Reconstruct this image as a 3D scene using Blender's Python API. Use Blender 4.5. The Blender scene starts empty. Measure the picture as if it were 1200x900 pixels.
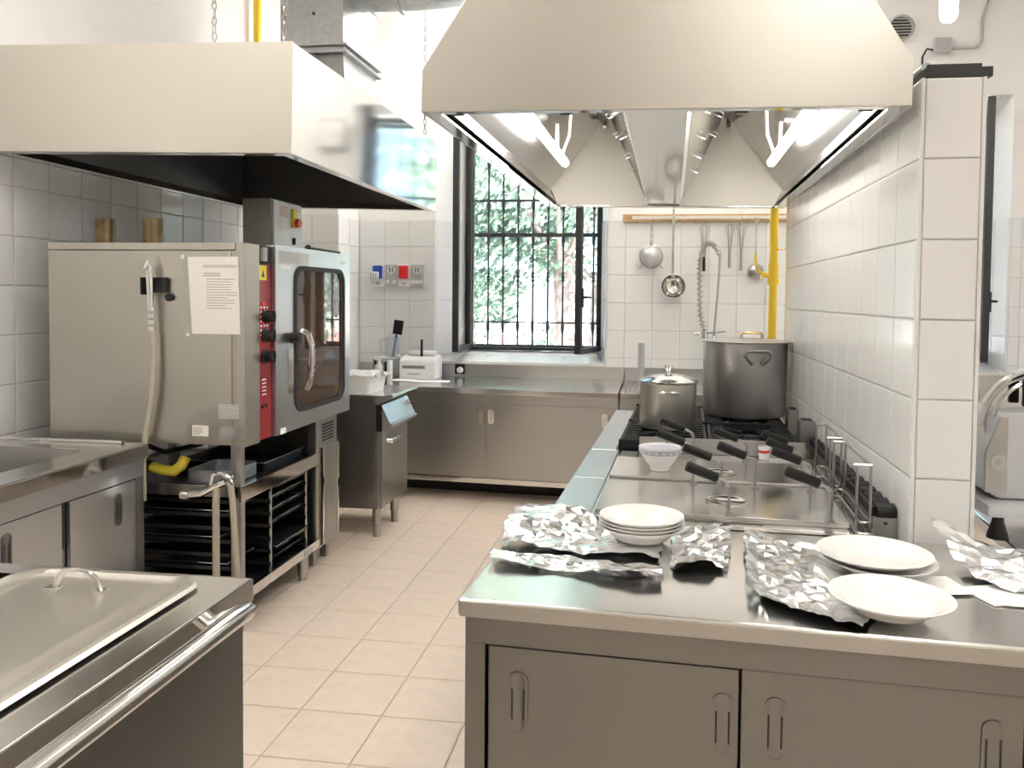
import bpy, bmesh, math, random
from mathutils import Vector, Matrix, noise
R = math.radians
random.seed(7)
S = bpy.context.scene
COL = S.collection

# ------------------------------------------------------------------ camera
cam_d = bpy.data.cameras.new('camera')
cam = bpy.data.objects.new('camera', cam_d)
COL.objects.link(cam)
S.camera = cam
FPX = 950.0
cam_d.sensor_fit = 'HORIZONTAL'
cam_d.sensor_width = 36.0
cam_d.lens = FPX * 36.0 / 1200.0
cam_d.shift_x = -35.0 / 1200.0
cam_d.shift_y = -65.0 / 1200.0
cam_d.clip_start = 0.02
yaw, pitch, roll = R(8.0610), R(2.1911), 0.010
fw = Vector((-math.sin(yaw)*math.cos(pitch), math.cos(yaw)*math.cos(pitch), -math.sin(pitch)))
rt = Vector((math.cos(yaw), math.sin(yaw), 0))
up = rt.cross(fw)
rt2 = rt*math.cos(roll) + up*math.sin(roll)
up2 = up*math.cos(roll) - rt*math.sin(roll)
m = Matrix((rt2, up2, -fw)).transposed().to_4x4()
m.translation = Vector((0, 0, 1.58))
cam.matrix_world = m

# ------------------------------------------------------------------ world, sun, exposure
w = bpy.data.worlds.new('sky'); S.world = w; w.use_nodes = True
nt = w.node_tree
sky = nt.nodes.new('ShaderNodeTexSky')
sky.sky_type = 'HOSEK_WILKIE'
sky.turbidity = 4.0
sky.ground_albedo = 0.35
sky.sun_direction = (0.35, -0.45, 0.82)
bgn = nt.nodes['Background']
nt.links.new(sky.outputs[0], bgn.inputs['Color'])
bgn.inputs['Strength'].default_value = 9.0
sun_d = bpy.data.lights.new('sun', 'SUN'); sun_d.energy = 30.0; sun_d.angle = R(0.6)
sun_d.color = (1.0, 0.97, 0.94)
sun = bpy.data.objects.new('sun', sun_d); COL.objects.link(sun)
sun.rotation_euler = Vector((0.35, -0.45, 0.82)).to_track_quat('Z', 'Y').to_euler()
S.view_settings.view_transform = 'Standard'
S.view_settings.look = 'None'
S.view_settings.gamma = 1.0
S.view_settings.use_curve_mapping = False
S.view_settings.exposure = 0.42
LAMP = 56.0        # emission of the added ceiling tubes
HOODLAMP = 20.0    # emission of the hood tubes

# ------------------------------------------------------------------ materials
MT = {}
def mat(name, col, rough=0.5, metal=0.0, var=0.0, vscale=6.0, bump=0.0, bscale=40.0, stretch=(1,1,1),
        rvar=0.0, aniso=0.0, emis=0.0, trans=0.0, alpha=1.0, ior=1.45, coat=0.0, spec=0.5):
    mt = bpy.data.materials.new(name); mt.use_nodes = True
    n = mt.node_tree; b = n.nodes['Principled BSDF']
    b.inputs['Base Color'].default_value = (*col, 1)
    b.inputs['Roughness'].default_value = rough
    b.inputs['Metallic'].default_value = metal
    b.inputs['IOR'].default_value = ior
    b.inputs['Specular IOR Level'].default_value = spec
    b.inputs['Transmission Weight'].default_value = trans
    b.inputs['Alpha'].default_value = alpha
    b.inputs['Coat Weight'].default_value = coat
    if aniso:
        tg = n.nodes.new('ShaderNodeTangent'); tg.direction_type = 'RADIAL'; tg.axis = 'Z'
        b.inputs['Anisotropic'].default_value = aniso; b.inputs['Anisotropic Rotation'].default_value = .25
        n.links.new(tg.outputs[0], b.inputs['Tangent'])
    if emis:
        b.inputs['Emission Color'].default_value = (*col, 1)
        b.inputs['Emission Strength'].default_value = emis
    if var or bump or rvar:
        tc = n.nodes.new('ShaderNodeTexCoord')
        mp = n.nodes.new('ShaderNodeMapping'); mp.inputs['Scale'].default_value = stretch
        n.links.new(tc.outputs['Object'], mp.inputs['Vector'])
        if var:
            tx = n.nodes.new('ShaderNodeTexNoise'); tx.inputs['Scale'].default_value = vscale
            tx.inputs['Detail'].default_value = 4
            n.links.new(tc.outputs['Object'], tx.inputs['Vector'])
            rp = n.nodes.new('ShaderNodeMapRange')
            rp.inputs['From Min'].default_value = .3; rp.inputs['From Max'].default_value = .7
            rp.inputs['To Min'].default_value = 1-var; rp.inputs['To Max'].default_value = 1+var
            n.links.new(tx.outputs['Fac'], rp.inputs['Value'])
            mx = n.nodes.new('ShaderNodeVectorMath'); mx.operation = 'SCALE'
            mx.inputs[0].default_value = col
            n.links.new(rp.outputs[0], mx.inputs['Scale'])
            n.links.new(mx.outputs[0], b.inputs['Base Color'])
        if rvar:
            t2 = n.nodes.new('ShaderNodeTexNoise'); t2.inputs['Scale'].default_value = 2.2
            t2.inputs['Detail'].default_value = 1.5
            n.links.new(tc.outputs['Object'], t2.inputs['Vector'])
            r2 = n.nodes.new('ShaderNodeMapRange')
            r2.inputs['From Min'].default_value = .2; r2.inputs['From Max'].default_value = .8
            r2.inputs['To Min'].default_value = max(.02, rough-rvar); r2.inputs['To Max'].default_value = rough+rvar
            n.links.new(t2.outputs['Fac'], r2.inputs['Value'])
            n.links.new(r2.outputs[0], b.inputs['Roughness'])
        if bump:
            t3 = n.nodes.new('ShaderNodeTexNoise'); t3.inputs['Scale'].default_value = bscale
            t3.inputs['Detail'].default_value = 3
            n.links.new(mp.outputs[0], t3.inputs['Vector'])
            bp = n.nodes.new('ShaderNodeBump'); bp.inputs['Strength'].default_value = bump
            bp.inputs['Distance'].default_value = 0.01
            n.links.new(t3.outputs['Fac'], bp.inputs['Height'])
            n.links.new(bp.outputs[0], b.inputs['Normal'])
    MT[name] = mt
    return mt

mat('plaster', (.86, .845, .82), .85, var=.03, vscale=2)
mat('ceiling_paint', (.86, .85, .83), .9)
mat('tile', (.80, .792, .775), .13, bump=.03, bscale=5, spec=.5)
mat('grout', (.60, .585, .56), .9)
mat('floor_tile', (.73, .61, .505), .33, var=.05, vscale=5, rvar=.07)
mat('floor_grout', (.42, .35, .29), .9)
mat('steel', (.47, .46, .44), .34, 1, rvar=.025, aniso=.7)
mat('steel_front', (.225, .222, .212), .34, 1, rvar=.025, aniso=.7)  # copy of steel; dim reflections on the fronts put into its colour
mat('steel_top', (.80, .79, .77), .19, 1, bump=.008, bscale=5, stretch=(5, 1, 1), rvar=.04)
mat('steel_polished', (.70, .69, .67), .09, 1, bump=.01, bscale=3)
mat('steel_oven', (.50, .475, .425), .35, 1, rvar=.03, aniso=.6)
mat('steel_hood', (.60, .57, .515), .40, 1, rvar=.03)
mat('steel_bluish', (.62, .635, .66), .32, 1, rvar=.02)
mat('galvanized', (.40, .41, .41), .45, 1, var=.10, vscale=30, rvar=.1)
mat('aluminium', (.47, .46, .45), .38, 1, var=.08, vscale=5, rvar=.08)
mat('chrome', (.80, .80, .80), .06, 1)
mat('brass', (.66, .50, .22), .25, 1)
mat('old_brass_steel', (.17, .125, .07), .30, 1, var=.3, vscale=14, rvar=.1)
mat('cast_iron', (.014, .014, .015), .5, spec=.3)
mat('black_plastic', (.013, .013, .014), .42, spec=.3)
mat('grip_plastic', (.012, .012, .012), .5, spec=.25)
mat('black_tray', (.05, .052, .06), .25, .7)
mat('black_paint', (.022, .021, .022), .40)
mat('iron_paint', (.035, .036, .045), .5)
mat('dark_gap', (.03, .03, .03), .7)
mat('hood_inside', (.16, .155, .15), .45, .8)  # shade inside the box hood put into the colour
mat('yellow_paint', (.80, .55, .03), .35)
mat('yellow_hose', (.72, .58, .05), .5)
mat('yellow_label', (.86, .70, .06), .5)
mat('red_panel', (.24, .018, .024), .30)
mat('red_plastic', (.66, .03, .03), .35)
mat('blue_plastic', (.03, .08, .42), .35)
mat('white_plastic', (.82, .82, .80), .35)
mat('grey_plastic', (.42, .42, .42), .45)
mat('hose_grey', (.42, .38, .30), .55)
mat('paper', (.83, .80, .74), .8)
mat('paper_white', (.88, .87, .84), .8)
mat('ink', (.12, .11, .11), .8)
mat('ink_soft', (.42, .40, .38), .8)
mat('silver_label', (.55, .54, .53), .45, .4)
mat('china', (.86, .84, .81), .14, coat=.3)
mat('china_band', (.50, .50, .60), .2)
mat('foil', (.90, .90, .905), .20, 1)
mat('steel_lid', (.70, .67, .61), .36, 1, rvar=.03)
mat('wood', (.48, .30, .14), .5, var=.2, vscale=25)
mat('rail_strip', (.66, .62, .56), .4, .3)
mat('glass', (1, 1, 1), 0.0, trans=1.0, ior=1.01, spec=.5)
mat('door_glass', (.42, .30, .22), .02, trans=.9, ior=1.45)
mat('clear_plastic', (.92, .95, .96), .08, trans=.85, ior=1.08)
mat('rubber', (.03, .03, .03), .7)
mat('slicer_paint', (.62, .63, .64), .3, .25)
mat('tube_light', (1, .97, .92), .4, emis=HOODLAMP)
mat('added_tube', (1, .97, .93), .4, emis=LAMP)
mat('bark', (.30, .24, .22), .9, var=.3, vscale=8)
mat('leaf', (.26, .36, .27), .5, var=.3, vscale=3)
mat('leaf_pale', (.36, .46, .39), .5, var=.25, vscale=3)
mat('lawn', (.72, .71, .66), .9, var=.25, vscale=1.5)
mat('terrace', (.78, .77, .75), .8)
mat('brick_red', (.70, .48, .42), .8)
mat('wire', (.40, .39, .375), .28, 1)

# ------------------------------------------------------------------ mesh builder
ORG = {}
class MB:
    def __init__(s): s.v = []; s.f = []
    def quad(s, *p):
        i = len(s.v); s.v += [Vector(q) for q in p]; s.f.append(tuple(range(i, i+len(p)))); return s
    def box(s, x0, x1, y0, y1, z0, z1):
        i = len(s.v)
        s.v += [Vector(p) for p in ((x0,y0,z0),(x1,y0,z0),(x1,y1,z0),(x0,y1,z0),(x0,y0,z1),(x1,y0,z1),(x1,y1,z1),(x0,y1,z1))]
        s.f += [tuple(i+k for k in q) for q in ((0,3,2,1),(4,5,6,7),(0,1,5,4),(1,2,6,5),(2,3,7,6),(3,0,4,7))]
        return s
    def obox(s, c, size, rot=None):
        n = len(s.v); a, b, d = (q/2 for q in size)
        s.box(-a, a, -b, b, -d, d)
        for k in range(n, len(s.v)):
            q = s.v[k]
            if rot is not None: q = rot @ q
            s.v[k] = q + Vector(c)
        return s
    def prism(s, poly, axis, a0, a1):
        # poly: 2D points; axis x: (y,z), y: (x,z), z: (x,y)
        def P(p, a):
            return Vector((a,p[0],p[1])) if axis == 'x' else Vector((p[0],a,p[1])) if axis == 'y' else Vector((p[0],p[1],a))
        i = len(s.v); n = len(poly)
        s.v += [P(p, a0) for p in poly] + [P(p, a1) for p in poly]
        s.f.append(tuple(i+k for k in range(n))); s.f.append(tuple(i+n+k for k in reversed(range(n))))
        for k in range(n):
            j = (k+1) % n; s.f.append((i+k, i+n+k, i+n+j, i+j))
        return s
    def tube(s, pts, r, n=8, closed=False, cap=True):
        pts = [Vector(p) for p in pts]; m = len(pts); i0 = len(s.v)
        rad = r if isinstance(r, (list, tuple)) else [r]*m
        t0 = (pts[1]-pts[0]).normalized()
        ref = Vector((0,0,1)) if abs(t0.z) < .9 else Vector((1,0,0))
        u = t0.cross(ref).normalized()
        for k in range(m):
            if closed: t = (pts[(k+1) % m]-pts[k-1]).normalized()
            elif k == 0: t = t0
            elif k == m-1: t = (pts[k]-pts[k-1]).normalized()
            else: t = ((pts[k+1]-pts[k]).normalized()+(pts[k]-pts[k-1]).normalized()).normalized()
            u = (u - t*u.dot(t)).normalized(); w_ = t.cross(u)
            for q in range(n):
                a = 2*math.pi*q/n
                s.v.append(pts[k] + (u*math.cos(a)+w_*math.sin(a))*rad[k])
        for k in range(m if closed else m-1):
            k2 = (k+1) % m
            for q in range(n):
                q2 = (q+1) % n
                s.f.append((i0+k*n+q, i0+k*n+q2, i0+k2*n+q2, i0+k2*n+q))
        if cap and not closed:
            s.f.append(tuple(i0+q for q in reversed(range(n))))
            s.f.append(tuple(i0+(m-1)*n+q for q in range(n)))
        return s
    def lathe(s, prof, c=(0,0,0), n=32, axis='z', sx=1.0, cap=True):
        i0 = len(s.v); m = len(prof); c = Vector(c)
        for (r, z) in prof:
            for q in range(n):
                a = 2*math.pi*q/n
                x, y = r*math.cos(a)*sx, r*math.sin(a)
                s.v.append(c + (Vector((x,y,z)) if axis == 'z' else Vector((z,x,y)) if axis == 'x' else Vector((y,z,x))))
        for k in range(m-1):
            for q in range(n):
                q2 = (q+1) % n
                s.f.append((i0+k*n+q, i0+k*n+q2, i0+(k+1)*n+q2, i0+(k+1)*n+q))
        if cap and prof[0][0] > 1e-5: s.f.append(tuple(i0+q for q in reversed(range(n))))
        if cap and prof[-1][0] > 1e-5: s.f.append(tuple(i0+(m-1)*n+q for q in range(n)))
        return s
    def xform(s, M, start=0):
        for k in range(start, len(s.v)): s.v[k] = M @ s.v[k]
        return s
    def mesh(s, name, org, bevel=0, seg=2, smooth=35, fixn=True):
        me = bpy.data.meshes.new(name)
        me.from_pydata([tuple(v-org) for v in s.v], [], s.f)
        bm = bmesh.new(); bm.from_mesh(me)
        bmesh.ops.remove_doubles(bm, verts=bm.verts, dist=1e-6)
        if fixn: bmesh.ops.recalc_face_normals(bm, faces=bm.faces)
        if bevel:
            es = [e for e in bm.edges if len(e.link_faces) == 2 and e.calc_face_angle(0) > .6]
            bmesh.ops.bevel(bm, geom=es, offset=bevel, segments=seg, affect='EDGES', profile=.6)
        bm.to_mesh(me); bm.free()
        if smooth:
            me.polygons.foreach_set('use_smooth', [True]*len(me.polygons))
            me.set_sharp_from_angle(angle=R(smooth))
        return me
    def build(s, name, mt, parent=None, bevel=0, seg=2, smooth=35, label=None, kind=None, fixn=True):
        org = ORG.get(parent.name, Vector((0,0,0))) if parent else Vector((0,0,0))
        me = s.mesh(name, org, bevel, seg, smooth, fixn)
        me.materials.append(MT[mt])
        o = bpy.data.objects.new(name, me); COL.objects.link(o)
        if parent: o.parent = parent
        if bevel: wnorm(o)
        ORG[o.name] = org
        if label: o['label'] = label
        if kind: o['kind'] = kind
        return o
    def single(s, name, mt, label, cat, org, rot=0, group=None, bevel=0, seg=2, smooth=35, pivot=None):
        org = Vector(org)
        me = s.mesh(name, org, bevel, seg, smooth); me.materials.append(MT[mt])
        o = bpy.data.objects.new(name, me); COL.objects.link(o)
        place(o, org, rot, pivot); ORG[o.name] = org
        if bevel: wnorm(o)
        o['label'] = label; o['category'] = cat
        if group: o['group'] = group
        return o
def wnorm(o):
    wm = o.modifiers.new('weighted_normal', 'WEIGHTED_NORMAL'); wm.keep_sharp = True; wm.weight = 100
def place(o, org, rot, pivot):
    if pivot is None: o.location = org
    else:
        p = Vector(pivot); o.location = p + Matrix.Rotation(rot, 3, 'Z') @ (Vector(org)-p)
    o.rotation_euler = (0, 0, rot)
def thing(name, label, cat, org=(0,0,0), rot=0, pivot=None, group=None):
    o = bpy.data.objects.new(name, None); COL.objects.link(o)
    o.empty_display_size = .1
    place(o, Vector(org), rot, pivot); ORG[o.name] = Vector(org)
    o['label'] = label; o['category'] = cat
    if group: o['group'] = group
    return o
def struct(mb, name, mt, **k): return mb.build(name, mt, kind='structure', **k)
def arc(c, r, a0, a1, n, plane='xz'):
    out = []
    for k in range(n+1):
        a = R(a0+(a1-a0)*k/n); p, q = r*math.cos(a), r*math.sin(a)
        out.append(Vector(c)+(Vector((p,0,q)) if plane == 'xz' else Vector((0,p,q)) if plane == 'yz' else Vector((p,q,0))))
    return out
def rrect(x0, x1, y0, y1, r, n=5):
    o = []
    for (cx, cy, a) in ((x1-r,y1-r,0),(x0+r,y1-r,90),(x0+r,y0+r,180),(x1-r,y0+r,270)):
        for k in range(n+1):
            t = R(a+90*k/n); o.append((cx+r*math.cos(t), cy+r*math.sin(t)))
    return o
def ring_prism(mb, outer, inner, axis, a0, a1):
    def P(p, a):
        return Vector((a,p[0],p[1])) if axis == 'x' else Vector((p[0],a,p[1])) if axis == 'y' else Vector((p[0],p[1],a))
    n = len(outer); i = len(mb.v)
    mb.v += [P(p,a0) for p in outer]+[P(p,a0) for p in inner]+[P(p,a1) for p in outer]+[P(p,a1) for p in inner]
    for k in range(n):
        j = (k+1) % n
        mb.f += [(i+k,i+j,i+n+j,i+n+k),(i+2*n+k,i+3*n+k,i+3*n+j,i+2*n+j),(i+k,i+2*n+k,i+2*n+j,i+j),(i+n+k,i+n+j,i+3*n+j,i+3*n+k)]
    return mb
def text_part(name, body, size, mt, parent, loc, xdir, ydir):
    cu = bpy.data.curves.new(name, 'FONT'); cu.body = body; cu.size = size
    cu.align_x = 'CENTER'; cu.align_y = 'CENTER'; cu.extrude = .0002
    t = bpy.data.objects.new(name+'_curve', cu); COL.objects.link(t)
    dg = bpy.context.evaluated_depsgraph_get()
    me = bpy.data.meshes.new_from_object(t.evaluated_get(dg))
    bpy.data.objects.remove(t); bpy.data.curves.remove(cu)
    me.materials.clear(); me.materials.append(MT[mt])
    x = Vector(xdir).normalized(); y = Vector(ydir).normalized(); z = x.cross(y)
    M4 = Matrix((x, y, z)).transposed().to_4x4()
    M4.translation = Vector(loc)-ORG[parent.name]
    me.transform(M4)
    o = bpy.data.objects.new(name, me); COL.objects.link(o); o.parent = parent
    ORG[o.name] = ORG[parent.name]
    return o

# tiles: unit tile with chamfered rim, scaled per tile, mesh shared
def unit_tile(name, mt, ch=.02):
    me = bpy.data.meshes.new(name)
    c = ch
    v = [(-.5,-.5,0),(.5,-.5,0),(.5,.5,0),(-.5,.5,0),(-.5,-.5,.7),(.5,-.5,.7),(.5,.5,.7),(-.5,.5,.7),
         (-.5+c,-.5+c,1),(.5-c,-.5+c,1),(.5-c,.5-c,1),(-.5+c,.5-c,1)]
    f = [(0,1,5,4),(1,2,6,5),(2,3,7,6),(3,0,4,7),(4,5,9,8),(5,6,10,9),(6,7,11,10),(7,4,8,11),(8,9,10,11)]
    me.from_pydata(v, [], f); me.materials.append(MT[mt])
    return me
TILE = unit_tile('tile', 'tile'); FTILE = unit_tile('floor_tile', 'floor_tile', .012)
def tiles(parent, o, u, v, us, vs, mesh=None, gap=.004, th=.006, skip=None, name='tile', gu=None):
    """o origin, u/v unit axes, us/vs lists of grid lines along them"""
    u = Vector(u); v = Vector(v); n = u.cross(v); o = Vector(o)
    for i in range(len(us)-1):
        for j in range(len(vs)-1):
            a0, a1, b0, b1 = us[i], us[i+1], vs[j], vs[j+1]
            if a1-a0 < .02 or b1-b0 < .02: continue
            if skip and skip((a0+a1)/2, (b0+b1)/2): continue
            t = bpy.data.objects.new(name, mesh or TILE); COL.objects.link(t)
            tilt = Matrix.Rotation(random.uniform(-.0022,.0022), 3, 'X') @ Matrix.Rotation(random.uniform(-.0022,.0022), 3, 'Y')
            M3 = Matrix((u, v, n)).transposed() @ tilt @ Matrix.Diagonal((a1-a0-(gu or gap), b1-b0-gap, th))
            M4 = M3.to_4x4(); M4.translation = o+u*(a0+a1)/2+v*(b0+b1)/2
            t.matrix_world = M4; t.parent = parent
def grid(a, b, start, step):
    g = [a]; k = start
    while k <= a+.02: k += step
    while k < b-.02: g.append(k); k += step
    g.append(b); return g
mat('lens_light', (1, .97, .93), .5, emis=22.0)
mat('utensil_steel', (.42, .41, .39), .3, 1)
mat('hood_slope', (.66, .66, .65), .20, 1)
# ================================================================== SETTING
# floor slab (tile pattern in the material where no single tile can be seen) + single tiles in the aisle
fm = mat('floor_far', (.73, .61, .505), .35)
n = fm.node_tree; bk = n.nodes.new('ShaderNodeTexBrick'); tcf = n.nodes.new('ShaderNodeTexCoord')
bk.offset = 0; bk.inputs['Scale'].default_value = 1; bk.inputs['Mortar Size'].default_value = .003
bk.inputs['Brick Width'].default_value = .32; bk.inputs['Row Height'].default_value = .32
bk.inputs['Color1'].default_value = bk.inputs['Color2'].default_value = (.73, .61, .505, 1)
bk.inputs['Mortar'].default_value = (.30, .25, .21, 1)
n.links.new(tcf.outputs['Object'], bk.inputs['Vector'])
n.links.new(bk.outputs['Color'], n.nodes['Principled BSDF'].inputs['Base Color'])
floor = struct(MB().box(-3.3, 3.8, -6.2, 7.6, -.12, -.006), 'floor', 'floor_far')
floor_bed = MB().box(-3.1, -.2, .6, 7.0, -.006, -.004).build('grout_bed', 'floor_grout', floor)
tiles(floor, (0,0,-.0045), (1,0,0), (0,1,0), grid(-3.1, -.2, -1.323-.32*5, .32), grid(.6, 7.0, 2.883-.32*7, .32), FTILE, gap=.005, th=.0045, name='floor_tile')

struct(MB().box(-3.3, 3.8, -6.2, 7.6, 4.1, 4.2), 'ceiling', 'ceiling_paint')
wl = struct(MB().box(-3.3, -3.106, -6.2, 7.6, 0, 4.1), 'wall_left', 'plaster')
MB().box(-3.106, -3.1035, 1.2, 6.56, .1, 2.338).build('grout_bed', 'grout', wl)
tiles(wl, (-3.1035,0,0), (0,1,0), (0,0,1), grid(1.2, 6.56, 3.79-.237*10, .237), grid(.65, 2.332, .652, .24))
struct(MB().box(3.6, 3.8, -6.2, 7.6, 0, 4.1), 'wall_right', 'plaster')
struct(MB().box(-3.3, 3.8, -6.2, -6.0, 0, 4.1), 'wall_front', 'plaster')

# back wall with two splayed window openings
BY = 7.036
def opening(dx): return (-1.96+dx, -.435+dx, -1.71+dx, -.52+dx)
W2 = 3.25
mb = MB()
zb, zt, dp = 1.0, 3.25, 7.42
xs = [-3.3, *opening(0)[:2], *opening(W2)[:2], 3.8]
mb.box(-3.3, 3.8, BY, 7.6, 0, zb-.02).box(-3.3, 3.8, BY, 7.6, zt, 4.1)
mb.box(-3.3, -1.96, BY, dp, zb-.02, zt).box(-.435, -1.96+W2, BY, dp, zb-.02, zt).box(-.435+W2, 3.8, BY, dp, zb-.02, zt)
for d in (0, W2):
    a, b, c, e = opening(d)
    mb.prism([(a, BY), (c, dp), (a, dp)], 'z', zb-.02, zt)
    mb.prism([(b, BY), (b, dp), (e, dp)], 'z', zb-.02, zt)
    mb.prism([(BY, zb-.02), (dp, zb-.02), (dp, 1.085), (BY, zb)], 'x', a, b)
wb = struct(mb, 'wall_back', 'plaster', smooth=0)
zl = [.82, 1.06, 1.30, 1.54, 1.78, 2.02, 2.26]
for (a, b, s0) in ((-2.664, -1.964, -2.664), (-.431, 1.116, -.277), (2.819, 3.6, 2.9)):
    MB().box(a, b, BY-.0025, BY, .6, 2.262).build('grout_bed', 'grout', wb)
    tiles(wb, (0,BY-.0025,0), (1,0,0), (0,0,1), grid(a, b, s0, .2355 if a > -1 else .2335), zl)
# splayed reveals and sloping sill, tiled
for d in (0, W2):
    a, b, c, e = opening(d)
    for (p, q, flip) in (((a, BY), (c, dp), 0), ((e, dp), (b, BY), 0)):
        L = math.hypot(q[0]-p[0], q[1]-p[1]); u = Vector(((q[0]-p[0])/L, (q[1]-p[1])/L, 0))
        # normal of u x z must face the room side of the opening
        o = Vector((p[0], p[1], 0))
        tiles(wb, o, u, (0,0,1), [0.01, L/2, L-.012] if p[0] == a else [0.012, L/2, L-.01], [1.06, 1.30, 1.54, 1.78, 2.02, 2.26], th=.005)
    sl = Vector((0, dp-BY, .085)).normalized()
    tiles(wb, (0,BY,zb), (1,0,0), sl, grid(a+.06, b-.04, a+.2, .2355), [0.0, .24], th=.006)

# pillar in the back left corner
pl_ = struct(MB().box(-3.106, -2.676, 6.566, BY, 0, 4.1), 'wall_pillar', 'plaster')
MB().box(-3.1, -2.6735, 6.5635, BY, .6, 2.262).build('grout_bed', 'grout', pl_)
tiles(pl_, (0,6.5635,0), (1,0,0), (0,0,1), [-3.095, -2.907, -2.67], zl)
tiles(pl_, (-2.6735,0,0), (0,1,0), (0,0,1), [6.562, 6.795, 7.026], zl)

# tiled partition wall beside the range
pw = struct(MB().box(.781, .956, 2.59, 5.115, 0, 2.244), 'wall_partition', 'plaster')
MB().box(.7785, .958, 2.5875, 5.117, .5, 2.246).build('grout_bed', 'grout', pw)
pz = [.80, 1.041, 1.283, 1.5245, 1.766, 2.0075, 2.247]
tiles(pw, (.7785,0,0), (0,-1,0), (0,0,1), [-y for y in reversed(grid(2.594, 5.117, 2.594+.2145, .2145))], pz, gu=.0018)
tiles(pw, (0,2.5875,0), (1,0,0), (0,0,1), [.785, .945], pz)
tiles(pw, (.958,0,0), (0,1,0), (0,0,1), grid(2.594, 5.117, 2.594+.2145, .2145), pz)
for (x, y, nm) in ((.7785, 2.5875, 'corner_trim'), (.952, 2.5875, 'corner_trim')):
    MB().box(x-.006, x+.0055, y-.006, y+.006, .79, 2.247).build(nm, 'tile', pw, bevel=.003)
# dark cable channel on top of the partition
t = thing('cable_channel', 'dark metal cable channel lying along the top of the tiled partition', 'channel', (.87, 2.6, 2.25))
MB().box(.785, .975, 2.59, 5.1, 2.250, 2.278).build('channel_body', 'dark_gap', t)
MB().box(.80, .955, 2.62, 5.0, 2.278, 2.296).build('channel_lid', 'dark_gap', t)
MB().tube([(.80, 2.63, 2.290), (.80, 4.9, 2.290)], .016, 10).build('conduit', 'galvanized', t)

# windows: frame, two casements opened inward, iron grille outside
def window(idx, d, open_l, open_r, zt=3.2):
    a, b, c, e = opening(d)
    fy = 7.36; x0, x1, z0 = c-.02, e+.02, 1.092
    root = MB()
    fr = .04
    for (p, q, r_, s_) in ((x0, x0+fr, z0, zt), (x1-fr, x1, z0, zt), (x0, x1, z0, z0+fr*.7), (x0, x1, zt-fr, zt)):
        root.box(p, q, fy, fy+.06, r_, s_)
    o = struct(root, 'window_%d' % idx, 'black_paint', bevel=.003)
    wd = (x1-x0)/2-.02
    for side, ang in ((1, open_l), (-1, open_r)):
        hx = x0+.03 if side == 1 else x1-.03
        M_ = Matrix.Translation((hx, fy-.005, 0)) @ Matrix.Rotation(R(-ang*side), 4, 'Z')
        st = .044; zz0, zz1 = z0+.012, zt-.02
        cm = MB()
        cm.box(0, st, -.055, 0, zz0, zz1).box(wd-st, wd, -.055, 0, zz0, zz1)
        cm.box(st, wd-st, -.055, 0, zz0, zz0+st).box(st, wd-st, -.055, 0, zz1-st, zz1)
        gm = MB().box(st-.005, wd-st+.005, -.031, -.025, zz0+st-.005, zz1-st+.005)
        hm = MB().box(wd-.042, wd-.012, -.066, -.055, 1.50, 1.66).tube([(wd-.027,-.06,1.585), (wd-.027,-.10,1.585), (wd-.027,-.10,1.585)], .010, 8)
        hm.tube([(wd-.027,-.10,1.585), (wd-.10,-.105,1.585)], .009, 8)
        km = MB().lathe([(.0,-.012),(.012,-.006),(.012,.006),(0,.012)], (wd-.105,-.105,1.585), 10)
        for q in (cm, gm, hm, km):
            if side == -1:
                for k in range(len(q.v)): q.v[k] = Vector((-q.v[k].x, q.v[k].y, q.v[k].z))
            q.xform(M_)
        cs = cm.build('casement', 'black_paint', o, bevel=.004)
        gm.build('pane', 'glass', cs, smooth=0)
        if side == -1:
            hm.build('handle', 'black_plastic', cs); km.build('handle_knob', 'white_plastic', cs)
    return o
window(1, 0, 88, 75)
window(2, W2, 80, 71)

def grille(d):
    g = thing('window_grille', 'black wrought iron window grille with turned collars outside the open window' if d == 0 else
              'black iron grille outside the window hidden behind the tiled partition', 'grille', (-1.15+d, 7.5, 1.1))
    Y = 7.5
    xs = [-1.578-.14*1+.1415*k for k in range(0, 9)]
    for x in xs:
        mb = MB()
        mb.tube([(x+d, Y, 1.10), (x+d, Y, 3.2)], .0085, 8)
        for zc in (1.35, 1.77, 2.16, 2.48, 2.85):
            if zc == 1.77:
                for k in (-1, 0, 1): mb.lathe([(.0085,-.016),(.016,-.006),(.016,.006),(.0085,.016)], (x+d, Y, zc+k*.034), 8)
            else:
                mb.lathe([(.0085,-.075),(.015,-.03),(.018,0),(.015,.03),(.0085,.075)], (x+d, Y, zc-.04), 8)
        mb.build('bar', 'iron_paint', g)
    for z, h in ((1.12, .016), (1.345, .007), (2.16, .018), (2.48, .010), (3.15, .018)):
        MB().box(xs[0]-.06+d, xs[-1]+.06+d, Y-.008, Y+.008, z-h, z+h).build('rail', 'iron_paint', g)
    return g
grille(0); grille(W2)

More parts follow.
